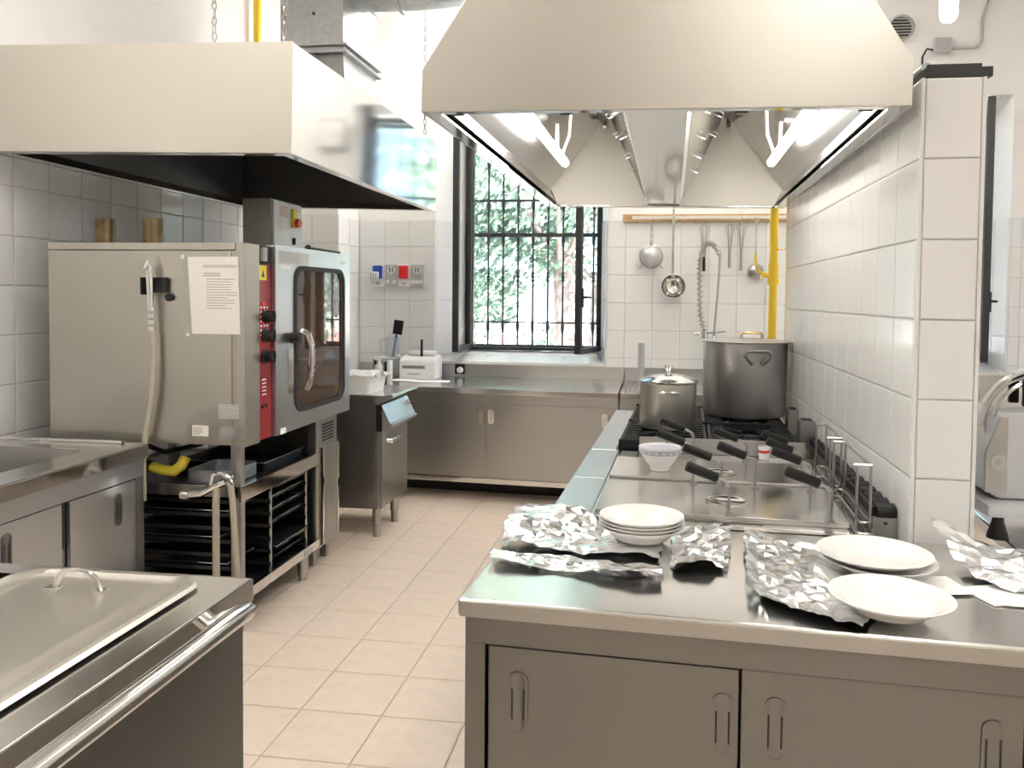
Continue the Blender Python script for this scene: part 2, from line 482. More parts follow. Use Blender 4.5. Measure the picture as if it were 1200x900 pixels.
# ------------------------------------------------------------------ garden
struct(MB().box(-30, 30, 7.6, 60, -.3, -.02), 'ground', 'lawn')
struct(MB().box(-12, 12, 7.6, 10.2, -.02, 0), 'terrace', 'terrace')
def tree(name, label, x, y, h, trunk, crown, leaves, mt, seed, lean=0, tr=.16):
    rnd = random.Random(seed)
    t = thing(name, label, 'tree', (x, y, 0), group=None)
    pts = [(x+lean*k/6*trunk, y, trunk*k/6) for k in range(7)]
    MB().tube(pts, [tr*(1-.07*k) for k in range(7)], 10).build('trunk', 'bark', t)
    bmb = MB()
    top = Vector(pts[-1])
    for k in range(6):
        a = rnd.uniform(0, 6.28); bmb.tube([top-Vector((0,0,.3)), top+Vector((math.cos(a)*crown*.45, math.sin(a)*crown*.45, rnd.uniform(.3,1.4)))], [.06, .02], 6)
    bmb.build('branch', 'bark', t)
    fm_ = MB()
    cl = [(Vector((x+lean*trunk+rnd.uniform(-1,1)*crown*.75, y+rnd.uniform(-1,1)*crown*.5, trunk+.2+rnd.uniform(-.35,1)*(h-trunk)*.8)), rnd.uniform(.35,.7)*crown*.55) for _ in range(22)]
    for _ in range(leaves):
        c, r = rnd.choice(cl)
        d = Vector((rnd.gauss(0,1), rnd.gauss(0,1), rnd.gauss(0,.8))).normalized()*r*rnd.uniform(.4,1)
        p = c+d; s_ = rnd.uniform(.05,.11)
        ax = Vector((rnd.gauss(0,1), rnd.gauss(0,1), rnd.gauss(0,1))).normalized()
        u = ax.orthogonal().normalized(); v = ax.cross(u)
        fm_.quad(p-u*s_, p-v*s_*.45, p+u*s_, p+v*s_*.45)
    fm_.build('foliage', mt, t, smooth=0, fixn=False, kind='stuff')
tree('garden_tree', 'broad leafy tree with a thick leaning trunk on the lawn outside', -1.22, 12.2, 5.8, 2.3, 2.7, 15000, 'leaf', 1, -.10, .24)
tree('garden_tree', 'pale green bushy tree with slim trunk standing deep in the garden', -5.1, 15.2, 6.2, 2.1, 2.3, 12000, 'leaf_pale', 2, .05, .15)
tree('garden_tree', 'tall green tree rising behind the other garden trees', -1.4, 19.4, 8.5, 2.2, 4.2, 15000, 'leaf', 3, 0, .25)
tree('garden_tree', 'leafy tree outside the window behind the tiled partition', 3.9, 15.5, 7, 1.9, 3.0, 6000, 'leaf_pale', 4, 0, .2)
def shrub(x, y, r, h, seed, label):
    rnd = random.Random(seed)
    t = thing('garden_shrub', label, 'shrub', (x, y, 0), group='shrubs along the garden path')
    fm_ = MB()
    for _ in range(900):
        d = Vector((rnd.gauss(0,1), rnd.gauss(0,1), abs(rnd.gauss(0,1)))).normalized()*rnd.uniform(.5,1)
        p = Vector((x+d.x*r, y+d.y*r, d.z*h)); s_ = rnd.uniform(.05,.1)
        ax = Vector((rnd.gauss(0,1), rnd.gauss(0,1), rnd.gauss(0,1))).normalized(); u = ax.orthogonal().normalized(); v = ax.cross(u)
        fm_.quad(p-u*s_, p-v*s_*.5, p+u*s_, p+v*s_*.5)
    fm_.build('foliage', 'leaf_pale', t, smooth=0, fixn=False, kind='stuff')
    MB().tube([(x,y,0),(x,y,h*.6)], .03, 6).build('stem', 'bark', t)
for k, (x, y) in enumerate(((-3.9, 16.8), (-2.3, 17.2), (-.7, 16.8), (-5.5, 17))):
    shrub(x, y, .75, 1.15, 20+k, 'low rounded shrub beyond the lawn seen through the window bars')
MB().box(-9, 6, 20.8, 21.0, 0, .6).single('garden_wall', 'brick_red', 'low red brick garden wall far beyond the shrubs', 'wall', (-1.5, 20.9, 0))
# ================================================================== PENDANT AND ADDED CEILING LAMPS, UPPER FITTINGS
def added_ceiling_lamp(x, y, z, rot, L, label, group=None, pend=True):
    t = thing('added_lamp', label, 'lamp', (x, y, z), rot, group=group)
    b = lambda: MB()
    def M_(mb): 
        return mb
    o = Vector((x, y, z))
    MB().box(x-.03, x+.03, y-L/2, y+L/2, z+.02, z+.07).build('housing', 'white_plastic', t, bevel=.01)
    for s in (-1, 1):
        MB().tube([(x+s*.062, y-L/2+.03, z+.040), (x+s*.062, y+L/2-.03, z+.040)], .019, 10).build('tube', 'added_tube', t)
    for s in (-1, 1):
        MB().box(x-.085, x+.085, y+s*(L/2-.03)-.012, y+s*(L/2-.03)+.012, z+.016, z+.066).build('end_cap', 'white_plastic', t)
    if pend:
        for s in (-1, 1):
            MB().tube([(x, y+s*L*.35, z+.07), (x, y+s*L*.35, 4.1)], .006, 6).build('suspension_rod', 'galvanized', t)
t = thing('pendant_lamp', 'bright rounded ceiling lamp hanging beyond the tiled partition', 'lamp', (1.60, 4.9, 3.34), R(-18))
MB().box(1.55, 1.65, 4.3, 5.5, 3.385, 3.42).build('housing', 'white_plastic', t, bevel=.01)
MB().tube([(1.60, 4.28, 3.37), (1.60, 4.30, 3.365), (1.60, 4.34, 3.362), (1.60, 5.44, 3.362), (1.60, 5.48, 3.365), (1.60, 5.50, 3.37)], [.012, .040, .052, .052, .040, .012], 16).build('diffuser', 'lens_light', t)
for s in (-1, 1): MB().tube([(1.60, 4.9+s*.4, 3.42), (1.60, 4.9+s*.4, 4.1)], .006, 6).build('suspension_rod', 'galvanized', t)
for k, (x, y) in enumerate(((-2.0, 1.2), (1.15, -1.9), (1.1, -.3), (-.85, 2.6), (-1.5, 6.35), (.35, 6.2), (1.9, 3.0))):  # unseen lamps, added and placed to brighten walls, column and hood fronts
    added_ceiling_lamp(x, y, 3.92, 0, 1.5, 'added twin tube lamp out of view under the kitchen ceiling', 'added ceiling lamps')

# extractor fan grille, junction box and conduit high on the back wall
t = thing('wall_fan_vent', 'round louvred fan vent high on the white back wall', 'vent', (1.93, BY, 3.80))
mb = MB(); mb.lathe([(.105,0),(.105,-.03),(.09,-.035),(.085,-.02),(.085,0)], (1.93, BY-.0, 3.80), 28, 'y'); mb.build('frame', 'grey_plastic', t)
MB().lathe([(.084,-.004),(.084,-.008)], (1.93, BY, 3.80), 24, 'y').build('backing', 'dark_gap', t)
for k in range(7):
    z = 3.80-.072+k*.024; hw = math.sqrt(max(.0001, .083**2-(z-3.80)**2))
    MB().obox((1.93, BY-.016, z), (2*hw, .014, .006), Matrix.Rotation(R(35), 3, 'X')).build('slat', 'silver_label', t)
t = thing('junction_box', 'grey square junction box with conduit high on the back wall', 'junction box', (2.24, BY, 3.64))
MB().box(2.18, 2.31, BY-.06, BY, 3.58, 3.70).build('box', 'grey_plastic', t, bevel=.008)
MB().tube([(2.31, BY-.02, 3.62), (2.48, BY-.02, 3.62), *[(2.48+.07*math.sin(R(a)), BY-.02, 3.69-.07*math.cos(R(a))) for a in (20,45,70,90)], (2.55, BY-.02, 3.85), (2.60, BY-.03, 4.02), (2.62, BY-.10, 4.08), (2.62, 5.2, 4.08)], .012, 8).build('conduit', 'grey_plastic', t)
MB().tube([(2.19, BY-.02, 3.61), (2.13, BY-.03, 3.62), (2.10, BY-.02, 3.56), (2.10, BY-.02, 3.38)], .008, 6).build('cable', 'black_plastic', t)

# ================================================================== LEFT HOOD
def left_hood():
    X0, X1, Y0, Y1, Z0, Z1 = -3.09, -1.60, 3.38, 5.74, 2.215, 2.70
    t = thing('extractor_hood', 'box shaped stainless extractor hood over the combi oven by the left wall', 'extractor hood', (-2.35, 4.5, Z0))
    h = .012
    MB().box(X0, X1, Y0, Y0+h, Z0, Z1).build('front_panel', 'steel_hood', t, bevel=.004)
    MB().box(X1-h, X1, Y0+h, Y1, Z0, Z1).build('side_panel', 'steel_polished', t, bevel=.003)
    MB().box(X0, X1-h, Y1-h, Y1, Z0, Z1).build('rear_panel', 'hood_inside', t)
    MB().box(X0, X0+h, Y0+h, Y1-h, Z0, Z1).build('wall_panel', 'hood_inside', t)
    MB().box(X0+h, X1-h, Y0+h, Y1-h, Z1-.02, Z1-.006).build('top_panel', 'steel_hood', t)
    # inner liner, its dark colour stands in for the unlit hollow
    g = .014
    mb = MB()
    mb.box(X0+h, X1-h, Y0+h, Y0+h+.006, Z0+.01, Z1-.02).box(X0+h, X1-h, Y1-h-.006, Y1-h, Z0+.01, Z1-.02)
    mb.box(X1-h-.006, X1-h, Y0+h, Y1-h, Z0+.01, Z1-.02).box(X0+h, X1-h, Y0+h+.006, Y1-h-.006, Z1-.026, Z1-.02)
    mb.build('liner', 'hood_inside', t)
    # condensate gutter round the bottom rim
    for (a, b, c, d) in ((X0+h, X1-h, Y0+h, Y0+.07), (X0+h, X1-h, Y1-.07, Y1-h), (X0+h, X0+.09, Y0+.07, Y1-.07), (X1-.06, X1-h, Y0+.07, Y1-.07)):
        MB().box(a, b, c, d, Z0, Z0+.006).box(*( (a, b, d-.005, d) if c == Y0+h else (a, b, c, c+.005) if d == Y1-h else (b-.005, b, c, d) if a == X0+h else (a, a+.005, c, d)), Z0, Z0+.035).build('gutter', 'steel_polished', t)
    return t
left_hood().rotation_euler.y = .022   # hangs a little low on the aisle side
def duct():
    t = thing('exhaust_duct', 'square galvanized exhaust duct rising from the box shaped hood', 'duct', (-2.1, 5.1, 2.70))
    x0, x1, y0, y1 = -2.36, -1.95, 4.86, 5.44
    MB().box(x0, x1, y0, y1, 3.16, 4.095).build('duct_section', 'galvanized', t)
    for z in (3.08, 3.125):
        MB().box(x0-.035, x1+.035, y0-.035, y1+.035, z, z+.012).build('flange', 'galvanized', t, bevel=.002)
    MB().box(x0-.004, x1+.004, y0-.004, y1+.004, 3.092, 3.16).build('collar', 'galvanized', t)
    mb = MB()
    lo = [(x0-.12,y0-.10,2.70),(x1+.06,y0-.10,2.70),(x1+.06,y1+.16,2.70),(x0-.12,y1+.16,2.70)]
    hi = [(x0,y0,3.08),(x1,y0,3.08),(x1,y1,3.08),(x0,y1,3.08)]
    for k in range(4): mb.quad(lo[k], lo[(k+1) % 4], hi[(k+1) % 4], hi[k])
    mb.quad(*hi)
    mb.build('transition', 'galvanized', t)
    MB().lathe([(.010,0),(.010,-.006),(0,-.008)], (-2.14, y0, 3.33), 10, 'y').build('test_hole_plug', 'dark_gap', t)
    # round branch duct leaving the square duct to the right
    MB().tube([(x1, 5.12, 3.70), (-1.58, 5.12, 3.70), (-1.30, 5.14, 3.72), (-1.05, 5.20, 3.80), (-.85, 5.25, 3.93), (-.72, 5.28, 4.09)], [.27]*6, 28).build('branch_duct', 'galvanized', t)
    for x in (-1.85, -1.66):
        MB().lathe([(.27,-.012),(.295,-.012),(.295,.012),(.27,.012)], (x, 5.12, 3.70), 28, 'x').build('duct_ring', 'galvanized', t)
duct()
def chain(x, y, z0, z1, label):
    t = thing('hanging_chain', label, 'chain', (x, y, z1), group=None)
    z = z0+.02; k = 0
    while z < z1-.02:
        pts = []
        for a in range(10):
            an = 2*math.pi*a/10
            p, q = .011*math.cos(an), .021*math.sin(an)
            pts.append((x+(p if k % 2 else 0), y+(0 if k % 2 else p), z+q))
        MB().tube(pts, .0032, 5, closed=True).build('link', 'wire', t)
        z += .0345; k += 1
    MB().tube([(x, y, z-.02), (x, y, z1+.06)], .004, 5).build('hook', 'wire', t)
chain(-2.02, 3.50, 2.70, 3.45, 'steel chain carrying the front of the box hood before the white wall')
chain(-1.68, 3.50, 2.70, 3.45, 'steel chain hanging in front of the square galvanized duct')
chain(-1.66, 5.66, 2.70, 3.55, 'steel chain carrying the rear corner of the box hood')

# ================================================================== ISLAND HOOD
def island_hood():
    rot = R(-1.0); pv = (0, 2.55, 0)
    t = thing('island_hood', 'large tapered stainless hood with lamps hanging over the cooking range', 'extractor hood', (-.015, 3.9, 2.165), rot, pv)
    Y0, Y1, Z0, Zk, Zt = 2.55, 5.30, 2.165, 2.30, 2.98
    xl, xr, kl, kr = -.765, .735, -.33, .30
    h = .008
    out = [(xl, Z0), (xr, Z0), (xr, Zk), (kr, Zt), (kl, Zt), (xl, Zk)]
    MB().prism(out, 'y', Y0, Y0+h).build('front_panel', 'steel_hood', t, bevel=.003)
    MB().prism(out, 'y', Y1-h, Y1).build('rear_panel', 'steel_hood', t)
    for (a, b) in ((out[1], out[2]), (out[5], out[0])):
        s = 1 if a[0] > 0 else -1
        MB().box(*sorted((a[0], a[0]-s*h)), Y0+h, Y1-h, Z0, Zk).build('skirt', 'steel_polished', t)
    for (a, b) in ((out[2], out[3]), (out[5], out[4])):
        s = 1 if a[0] > 0 else -1
        MB().prism([a, b, (b[0]-s*h, b[1]-.002), (a[0]-s*h, a[1]-.002)], 'y', Y0+h, Y1-h).build('side_slope', 'steel_hood', t)
    MB().box(kl, kr, Y0, Y1, Zt, Zt+.01).build('top_panel', 'steel_hood', t)
    MB().box(-.26, .24, 3.4, 4.3, Zt+.01, 4.09).build('riser_duct', 'galvanized', t)
    # rim gutters
    for (a, b, c, d) in ((xl+h, xl+.055, Y0+h, Y1-h), (xr-.055, xr-h, Y0+h, Y1-h), (xl+.055, xr-.055, Y0+h, Y0+.05), (xl+.055, xr-.055, Y1-.05, Y1-h)):
        MB().box(a, b, c, d, Z0+.002, Z0+.008).build('gutter', 'steel_polished', t)
    # two inverted V troughs
    cx = -.015
    for s in (-1, 1):
        xo = xl+.012 if s < 0 else xr-.012
        ap = cx+s*.415; ci = cx+s*.10
        MB().prism([(xo-s*.045, Z0+.03), (xo, Z0+.11), (ap, 2.705), (ap-s*.005, 2.712), (xo+s*.002, Z0+.125), (xo-s*.035, Z0+.03)][::1], 'y', Y0+.02, Y1-.02).build('lamp_slope', 'hood_slope', t)
        MB().prism([(ap, 2.70), (ap-s*.06, 2.745), (ap-s*.06, 2.755), (ap, 2.712)], 'y', Y0+.02, Y1-.02).build('ridge_strip', 'steel_hood', t)
        # grease filters: separate panels on the inner slope
        p0 = Vector((ap-s*.06, 0, 2.745)); p1 = Vector((ci, 0, Z0+.03)); d = p1-p0; nrm = Vector((s*-d.z, 0, s*d.x)).normalized()
        if nrm.z > 0: nrm = -nrm
        nf = 5; LY = (Y1-Y0-.06)/nf
        for k in range(nf):
            y0 = Y0+.03+k*LY
            mb = MB(); mb.prism([(p0.x, p0.z), (p1.x, p1.z), (p1.x-nrm.x*.02, p1.z-nrm.z*.02), (p0.x-nrm.x*.02, p0.z-nrm.z*.02)], 'y', y0+.003, y0+LY-.003)
            f = mb.build('grease_filter', 'steel_hood', t)
            for q in range(6):
                yy = y0+LY*(q+.5)/6
                a = p0+d*.06+nrm*.001; b = p0+d*.94+nrm*.001
                MB().obox(((a.x+b.x)/2, yy, (a.z+b.z)/2), ((b-a).length, .03, .012), Matrix(((d.normalized().x,0,nrm.x),(0,1,0),(d.normalized().z,0,nrm.z)))).build('baffle', 'steel_polished', f)
            for fr in (.30, .70):
                c = p0+d*fr
                MB().tube([(c.x+nrm.x*.006, y0+LY*.38, c.z+nrm.z*.006), (c.x+nrm.x*.035, y0+LY*.40, c.z+nrm.z*.035), (c.x+nrm.x*.035, y0+LY*.60, c.z+nrm.z*.035), (c.x+nrm.x*.006, y0+LY*.62, c.z+nrm.z*.006)], .005, 6).build('filter_handle', 'chrome', f)
        # lamp
        lx, lz = (xo+ap)/2+(-s)*.02, (Z0+.09+2.705)/2-.055
        lx = cx+s*(.53 if s < 0 else .565); lz = 2.31
        MB().tube([(lx, 2.9, lz), (lx, 4.42, lz), (lx, 4.45, lz), (lx, 4.465, lz)], [.023, .023, .019, .008], 14).build('lamp_tube', 'tube_light', t)
        for yy in (3.1, 4.2):
            MB().obox((lx+s*.012, yy, lz+.085), (.016, .04, .15)).build('lamp_bracket', 'white_plastic', t)
        MB().tube([(lx-s*.01, 4.25, lz+.02), (lx-s*.05, 4.20, lz+.10), (lx-s*.07, 4.1, 2.52), (ap+s*.02, 3.9, 2.66)], .008, 7).build('lamp_cable', 'white_plastic', t)
        MB().tube([(ap-s*.03, Y1-.06, 2.70), (ap-s*.03, Y1-.12, 2.66)], .012, 8).build('drain_cock', 'chrome', t)
    MB().box(cx-.10, cx+.10, Y0+.01, Y1-.01, Z0+.012, Z0+.03).build('centre_panel', 'steel_polished', t)
    for yy in (Y0+.055,):
        for x in (-.66, -.30, .25, .62):
            MB().box(x-.02, x+.02, yy, yy+.02, Z0+.002, Z0+.014).build('clip', 'dark_gap', t)
    return t
island_hood().rotation_euler.y = .014
chain(-.60, 5.26, 2.52, 3.6, 'steel chain hanging beside the tapered island hood')

# ================================================================== GAS PIPES
t = thing('gas_pipe', 'yellow gas pipe climbing the corner beside the box hood', 'pipe', (-3.03, 5.86, 0))
MB().tube([(-3.03, 5.86, 0), (-3.03, 5.86, 4.09)], .030, 14).build('pipe', 'yellow_paint', t)
for z in (1.2, 2.10, 3.2):
    MB().tube([(-3.098, 5.86, z), (-3.05, 5.86, z)], .008, 6).lathe([(.031,-.012),(.038,-.012),(.038,.012),(.031,.012)], (-3.03, 5.86, z), 14).build('clamp', 'galvanized', t)
t = thing('gas_pipe', 'yellow gas pipe with a lever valve at the end of the tiled partition', 'pipe', (.735, 5.36, 0))
MB().tube([(.735, 5.36, 0), (.735, 5.36, 4.09)], .027, 14).build('pipe', 'yellow_paint', t)
for z, r_, hh in ((1.74, .034, .05), (1.69, .038, .014), (1.80, .033, .014)):
    MB().lathe([(.02,-hh),(r_,-hh),(r_,hh),(.02,hh)], (.735, 5.36, z), 14).build('coupling', 'yellow_paint', t)
v = MB().tube([(.72, 5.36, 1.73), (.66, 5.345, 1.745)], .016, 8).build('valve', 'yellow_paint', t)
MB().tube([(.665, 5.345, 1.745), (.635, 5.34, 1.765), (.622, 5.335, 1.80), (.620, 5.335, 1.872)], [.008, .009, .009, .009], 8).build('lever', 'yellow_paint', v)
MB().lathe([(.0,-.012),(.013,-.012),(.013,.012),(0,.012)], (.66, 5.34, 1.72), 8).build('valve_nut', 'brass', v)
MB().tube([(.735, 5.36, 1.90), (.80, 5.30, 1.905), (.80, 5.12, 1.905)], .006, 6).build('clamp', 'brass', t)
# ================================================================== COMBI OVEN
def lines_block(mb, plane, fixed, u0, u1, v0, v1, rows, seed, thick=.5, ragged=True):
    """printed lines as thin strips lying on a face. plane 'y': u=x, faces -y; plane 'x': u=y, faces +x"""
    rnd = random.Random(seed); st = (v1-v0)/rows
    for k in range(rows):
        v = v1-(k+.5)*st; e = u1-(rnd.uniform(0,.35)*(u1-u0) if ragged else 0); h_ = st*thick/2
        if plane == 'y': mb.quad((u0, fixed, v-h_), (e, fixed, v-h_), (e, fixed, v+h_), (u0, fixed, v+h_))
        else: mb.quad((fixed, u0, v-h_), (fixed, e, v-h_), (fixed, e, v+h_), (fixed, u0, v+h_))
    return mb
def oven():
    X0, X1, Y0, Y1, Z0, Z1 = -2.84, -1.90, 3.46, 4.70, .885, 1.815
    t = thing('combi_oven', 'large stainless combi steam oven with glass door and red control strip', 'oven', (-2.35, 4.08, Z0))
    MB().box(X0, X1, Y0+.006, Y1, Z0, Z1-.035).build('body', 'steel_oven', t, bevel=.004)
    MB().box(X0-.003, X1, Y0, Y1+.003, Z1-.033, Z1).build('top_cover', 'steel_oven', t, bevel=.004)
    MB().box(X0, X1-.02, Y0, Y0+.006, Z0+.002, Z1-.037).build('side_panel', 'steel_oven', t, bevel=.002)
    # front column with control strip
    MB().box(X1+.001, X1+.045, Y0, Y0+.14, Z0-.005, Z1).build('front_post', 'steel_oven', t, bevel=.004)
    cp = MB().box(X1+.001, X1+.035, Y0+.142, Y0+.275, Z0+.0, Z1-.09).build('control_panel', 'red_panel', t, bevel=.003)
    MB().box(X1+.001, X1+.03, Y0+.142, Y0+.275, Z1-.088, Z1).build('panel_end', 'dark_gap', t)
    MB().tube([(X1+.03, Y0+.20, Z1-.075), (X1+.03, Y0+.20, Z1-.01)], .022, 10).build('hinge_barrel', 'steel', t)
    MB().box(X1+.035, X1+.0365, Y0+.155, Y0+.225, Z1-.165, Z1-.095).build('warning_label', 'yellow_label', cp)
    MB().prism([(Y0+.175, Z1-.15), (Y0+.205, Z1-.15), (Y0+.19, Z1-.115)], 'x', X1+.0365, X1+.037).build('warning_mark', 'ink', cp)
    pk = MB()
    rnd = random.Random(3)
    for k in range(7):
        for q in range(3):
            pk.box(X1+.035, X1+.036, Y0+.165+q*.03, Y0+.180+q*.03, Z1-.30-k*.022, Z1-.295-k*.022+.004)
    for k in range(5): pk.box(X1+.035, X1+.036, Y0+.18, Y0+.22, 1.17-k*.018, 1.176-k*.018)
    pk.build('panel_print', 'paper_white', cp, kind='stuff')
    for z in (1.475, 1.383, 1.283):
        MB().box(X1+.035, X1+.042, Y0+.17, Y0+.20, z+.055, z+.068).build('indicator', 'red_plastic', cp)
        kn = MB(); kn.lathe([(.034,0),(.034,.008),(.027,.012),(.026,.045),(.022,.05),(0,.05)], (X1+.035, Y0+.205, z), 20, 'x')
        k_ = kn.build('knob', 'black_plastic', cp)
        MB().box(X1+.055, X1+.092, Y0+.201, Y0+.209, z-.028, z+.028).build('knob_bar', 'black_plastic', k_, bevel=.002)
    for q in (0, .04): MB().lathe([(.009,0),(.009,.005),(0,.005)], (X1+.035, Y0+.18+q, 1.045), 10, 'x').build('push_button', 'black_plastic', cp)
    # door
    dx0, dx1, dy0, dy1, dz0, dz1 = X1+.006, X1+.055, Y0+.28, Y1+.005, Z0+.0, Z1+.010
    wy0, wy1, wz0, wz1 = 3.965, 4.595, .985, 1.715
    dr = MB()
    # outline with the same number of points as the rounded window hole
    inn = rrect(wy0, wy1, wz0, wz1, .07, 6)
    outl = rrect(dy0, dy1, dz0, dz1, .006, 6)
    ring_prism(dr, outl, inn, 'x', dx0, dx1)
    door = dr.build('door', 'steel_bluish', t, bevel=.002, label='grey steel oven door with rounded window')
    gk = MB(); ring_prism(gk, rrect(wy0-.018, wy1+.018, wz0-.018, wz1+.018, .085, 6), rrect(wy0+.006, wy1-.006, wz0+.006, wz1-.006, .065, 6), 'x', dx1, dx1+.008)
    gk.build('window_seal', 'rubber', door)
    MB().prism(rrect(wy0+.002, wy1-.002, wz0+.002, wz1-.002, .068, 6), 'x', dx1-.014, dx1-.006).build('door_pane', 'door_glass', door, smooth=0)
    # cavity seen through the pane
    cv = MB(); cv.box(X1+.002, X1+.004, wy0-.02, wy1+.02, wz0-.02, wz1+.02); cv.build('cavity', 'old_brass_steel', door)
    ha = MB().tube([(dx1+.0, 3.905, 1.36), (dx1+.05, 3.905, 1.365)], .028, 10).build('handle_hub', 'black_plastic', door)
    MB().tube([(dx1+.055, 3.915, 1.40), (dx1+.075, 3.945, 1.385), (dx1+.085, 3.965, 1.32), (dx1+.085, 3.97, 1.20), (dx1+.075, 3.962, 1.12), (dx1+.065, 3.95, 1.09)], [.014,.018,.019,.019,.017,.010], 10).build('handle_lever', 'chrome', ha)
    MB().box(dx1, dx1+.004, 3.87, 3.93, 1.08, 1.31).build('latch_plate', 'steel_polished', door)
    MB().box(dx1, dx1+.001, 3.775, 4.12, 1.735, 1.80).build('instruction_label', 'silver_label', door)
    lines_block(MB(), 'x', dx1+.0014, 3.785, 4.11, 1.74, 1.797, 6, 5, .35).build('label_print', 'ink_soft', door, fixn=False)
    MB().box(dx1, dx1+.001, 3.79, 3.90, 1.71, 1.728).build('maker_label', 'paper_white', door)
    MB().box(dx1, dx1+.001, 4.56, 4.63, 1.76, 1.79).build('corner_label', 'paper_white', door)
    MB().box(dx1, dx1+.001, 3.79, 3.85, .885, .915).build('door_label', 'paper_white', door)
    MB().tube([(dx0+.02, 4.15, dz1+.012), (dx0+.02, 4.62, dz1+.010)], .007, 6).lathe([(0,-.01),(.014,-.008),(.014,.012),(0,.02)], (dx0+.02, 4.18, dz1+.01), 10).build('door_rod', 'black_plastic', door)
    # labels and notices on the side
    cl = MB().box(-1.945, -1.912, Y0-.001, Y0, 1.715, 1.752).build('conformity_label', 'yellow_label', t)
    text_part('conformity_mark', 'CE', .024, 'ink', cl, (-1.9285, Y0-.0013, 1.7335), (1,0,0), (0,0,1))
    lb = MB().box(-1.985, -1.885, Y0-.001, Y0, 1.01, 1.075).build('rating_label', 'silver_label', t)
    lines_block(MB(), 'y', Y0-.0013, -1.98, -1.89, 1.014, 1.072, 6, 8, .4).build('label_print', 'ink_soft', lb, fixn=False)
    lb = MB().box(-2.115, -2.035, Y0-.001, Y0, .925, .975).build('white_label', 'paper', t)
    lines_block(MB(), 'y', Y0-.0013, -2.11, -2.06, .932, .967, 4, 9, .3).build('label_print', 'ink', lb, fixn=False)
    lb = MB().box(-1.995, -1.885, Y0-.001, Y0, .915, .975).build('maker_plate', 'aluminium', t)
    lines_block(MB(), 'y', Y0-.0013, -1.99, -1.89, .918, .972, 5, 10, .4).build('label_print', 'silver_label', lb, fixn=False)
    # flues on top
    for (x, y) in ((-2.66, 3.62), (-2.41, 3.62)):
        MB().lathe([(.045,0),(.045,.125),(.042,.125),(.042,.01),(0,.01)], (x, y, Z1), 20).build('flue', 'old_brass_steel', t)
oven()
# notice in a plastic sleeve
t = thing('notice_sheet', 'typed notice in a clear sleeve taped to the oven side', 'notice', (-2.02, 3.458, 1.58))
MB().quad((-2.160, 3.4585, 1.755), (-2.13, 3.4585, 1.755), (-2.108, 3.4585, 1.392), (-2.138, 3.4585, 1.392)).build('sleeve_margin', 'clear_plastic', t, smooth=0)
p = MB().prism([(-2.132, 1.750), (-1.885, 1.752), (-1.875, 1.398), (-2.112, 1.398)], 'y', 3.4570, 3.4582).build('sheet', 'paper', t)
pr_ = lines_block(MB(), 'y', 3.4566, -2.055, -1.89, 1.70, 1.715, 2, 1, .5, False)
lines_block(pr_, 'y', 3.4566, -2.055, -1.93, 1.66, 1.68, 2, 2, .5)
lines_block(pr_, 'y', 3.4566, -2.04, -1.89, 1.51, 1.655, 12, 3, .28)
pr_.build('typed_lines', 'ink_soft', t, fixn=False)
MB().box(-2.165, -2.15, 3.4575, 3.459, 1.74, 1.76).box(-2.142, -2.127, 3.4575, 3.459, 1.386, 1.40).build('tape', 'paper_white', t)
# hand shower with bracket and hose
t = thing('oven_hand_shower', 'chrome hand shower with grey hose hanging on the oven side', 'hand shower', (-2.27, 3.44, 1.60))
MB().box(-2.335, -2.325, 3.405, 3.459, 1.575, 1.655).box(-2.325, -2.225, 3.44, 3.459, 1.585, 1.655).build('bracket', 'black_plastic', t, bevel=.004)
MB().lathe([(.020,0),(.020,-.014),(0,-.014)], (-2.22, 3.459, 1.565), 10, 'y').build('bracket_lug', 'black_plastic', t)
MB().tube([(-2.305, 3.40, 1.69), (-2.303, 3.41, 1.715), (-2.298, 3.42, 1.70), (-2.296, 3.42, 1.66), (-2.293, 3.42, 1.52)], [.010,.018,.019,.018,.015], 12).build('shower_head', 'chrome', t)
mb = MB()
for k in range(4): mb.lathe([(.012,-.012),(.018,-.010),(.018,.010),(.012,.012)], (-2.288, 3.42, 1.51-k*.030), 12)
mb.build('hose_coupling', 'chrome', t)
MB().tube([(-2.286, 3.42, 1.41), (-2.282, 3.42, 1.30), (-2.287, 3.42, 1.18), (-2.30, 3.42, 1.05), (-2.325, 3.42, .93), (-2.34, 3.425, .80), (-2.345, 3.435, .62)], .013, 10).build('hose', 'hose_grey', t)

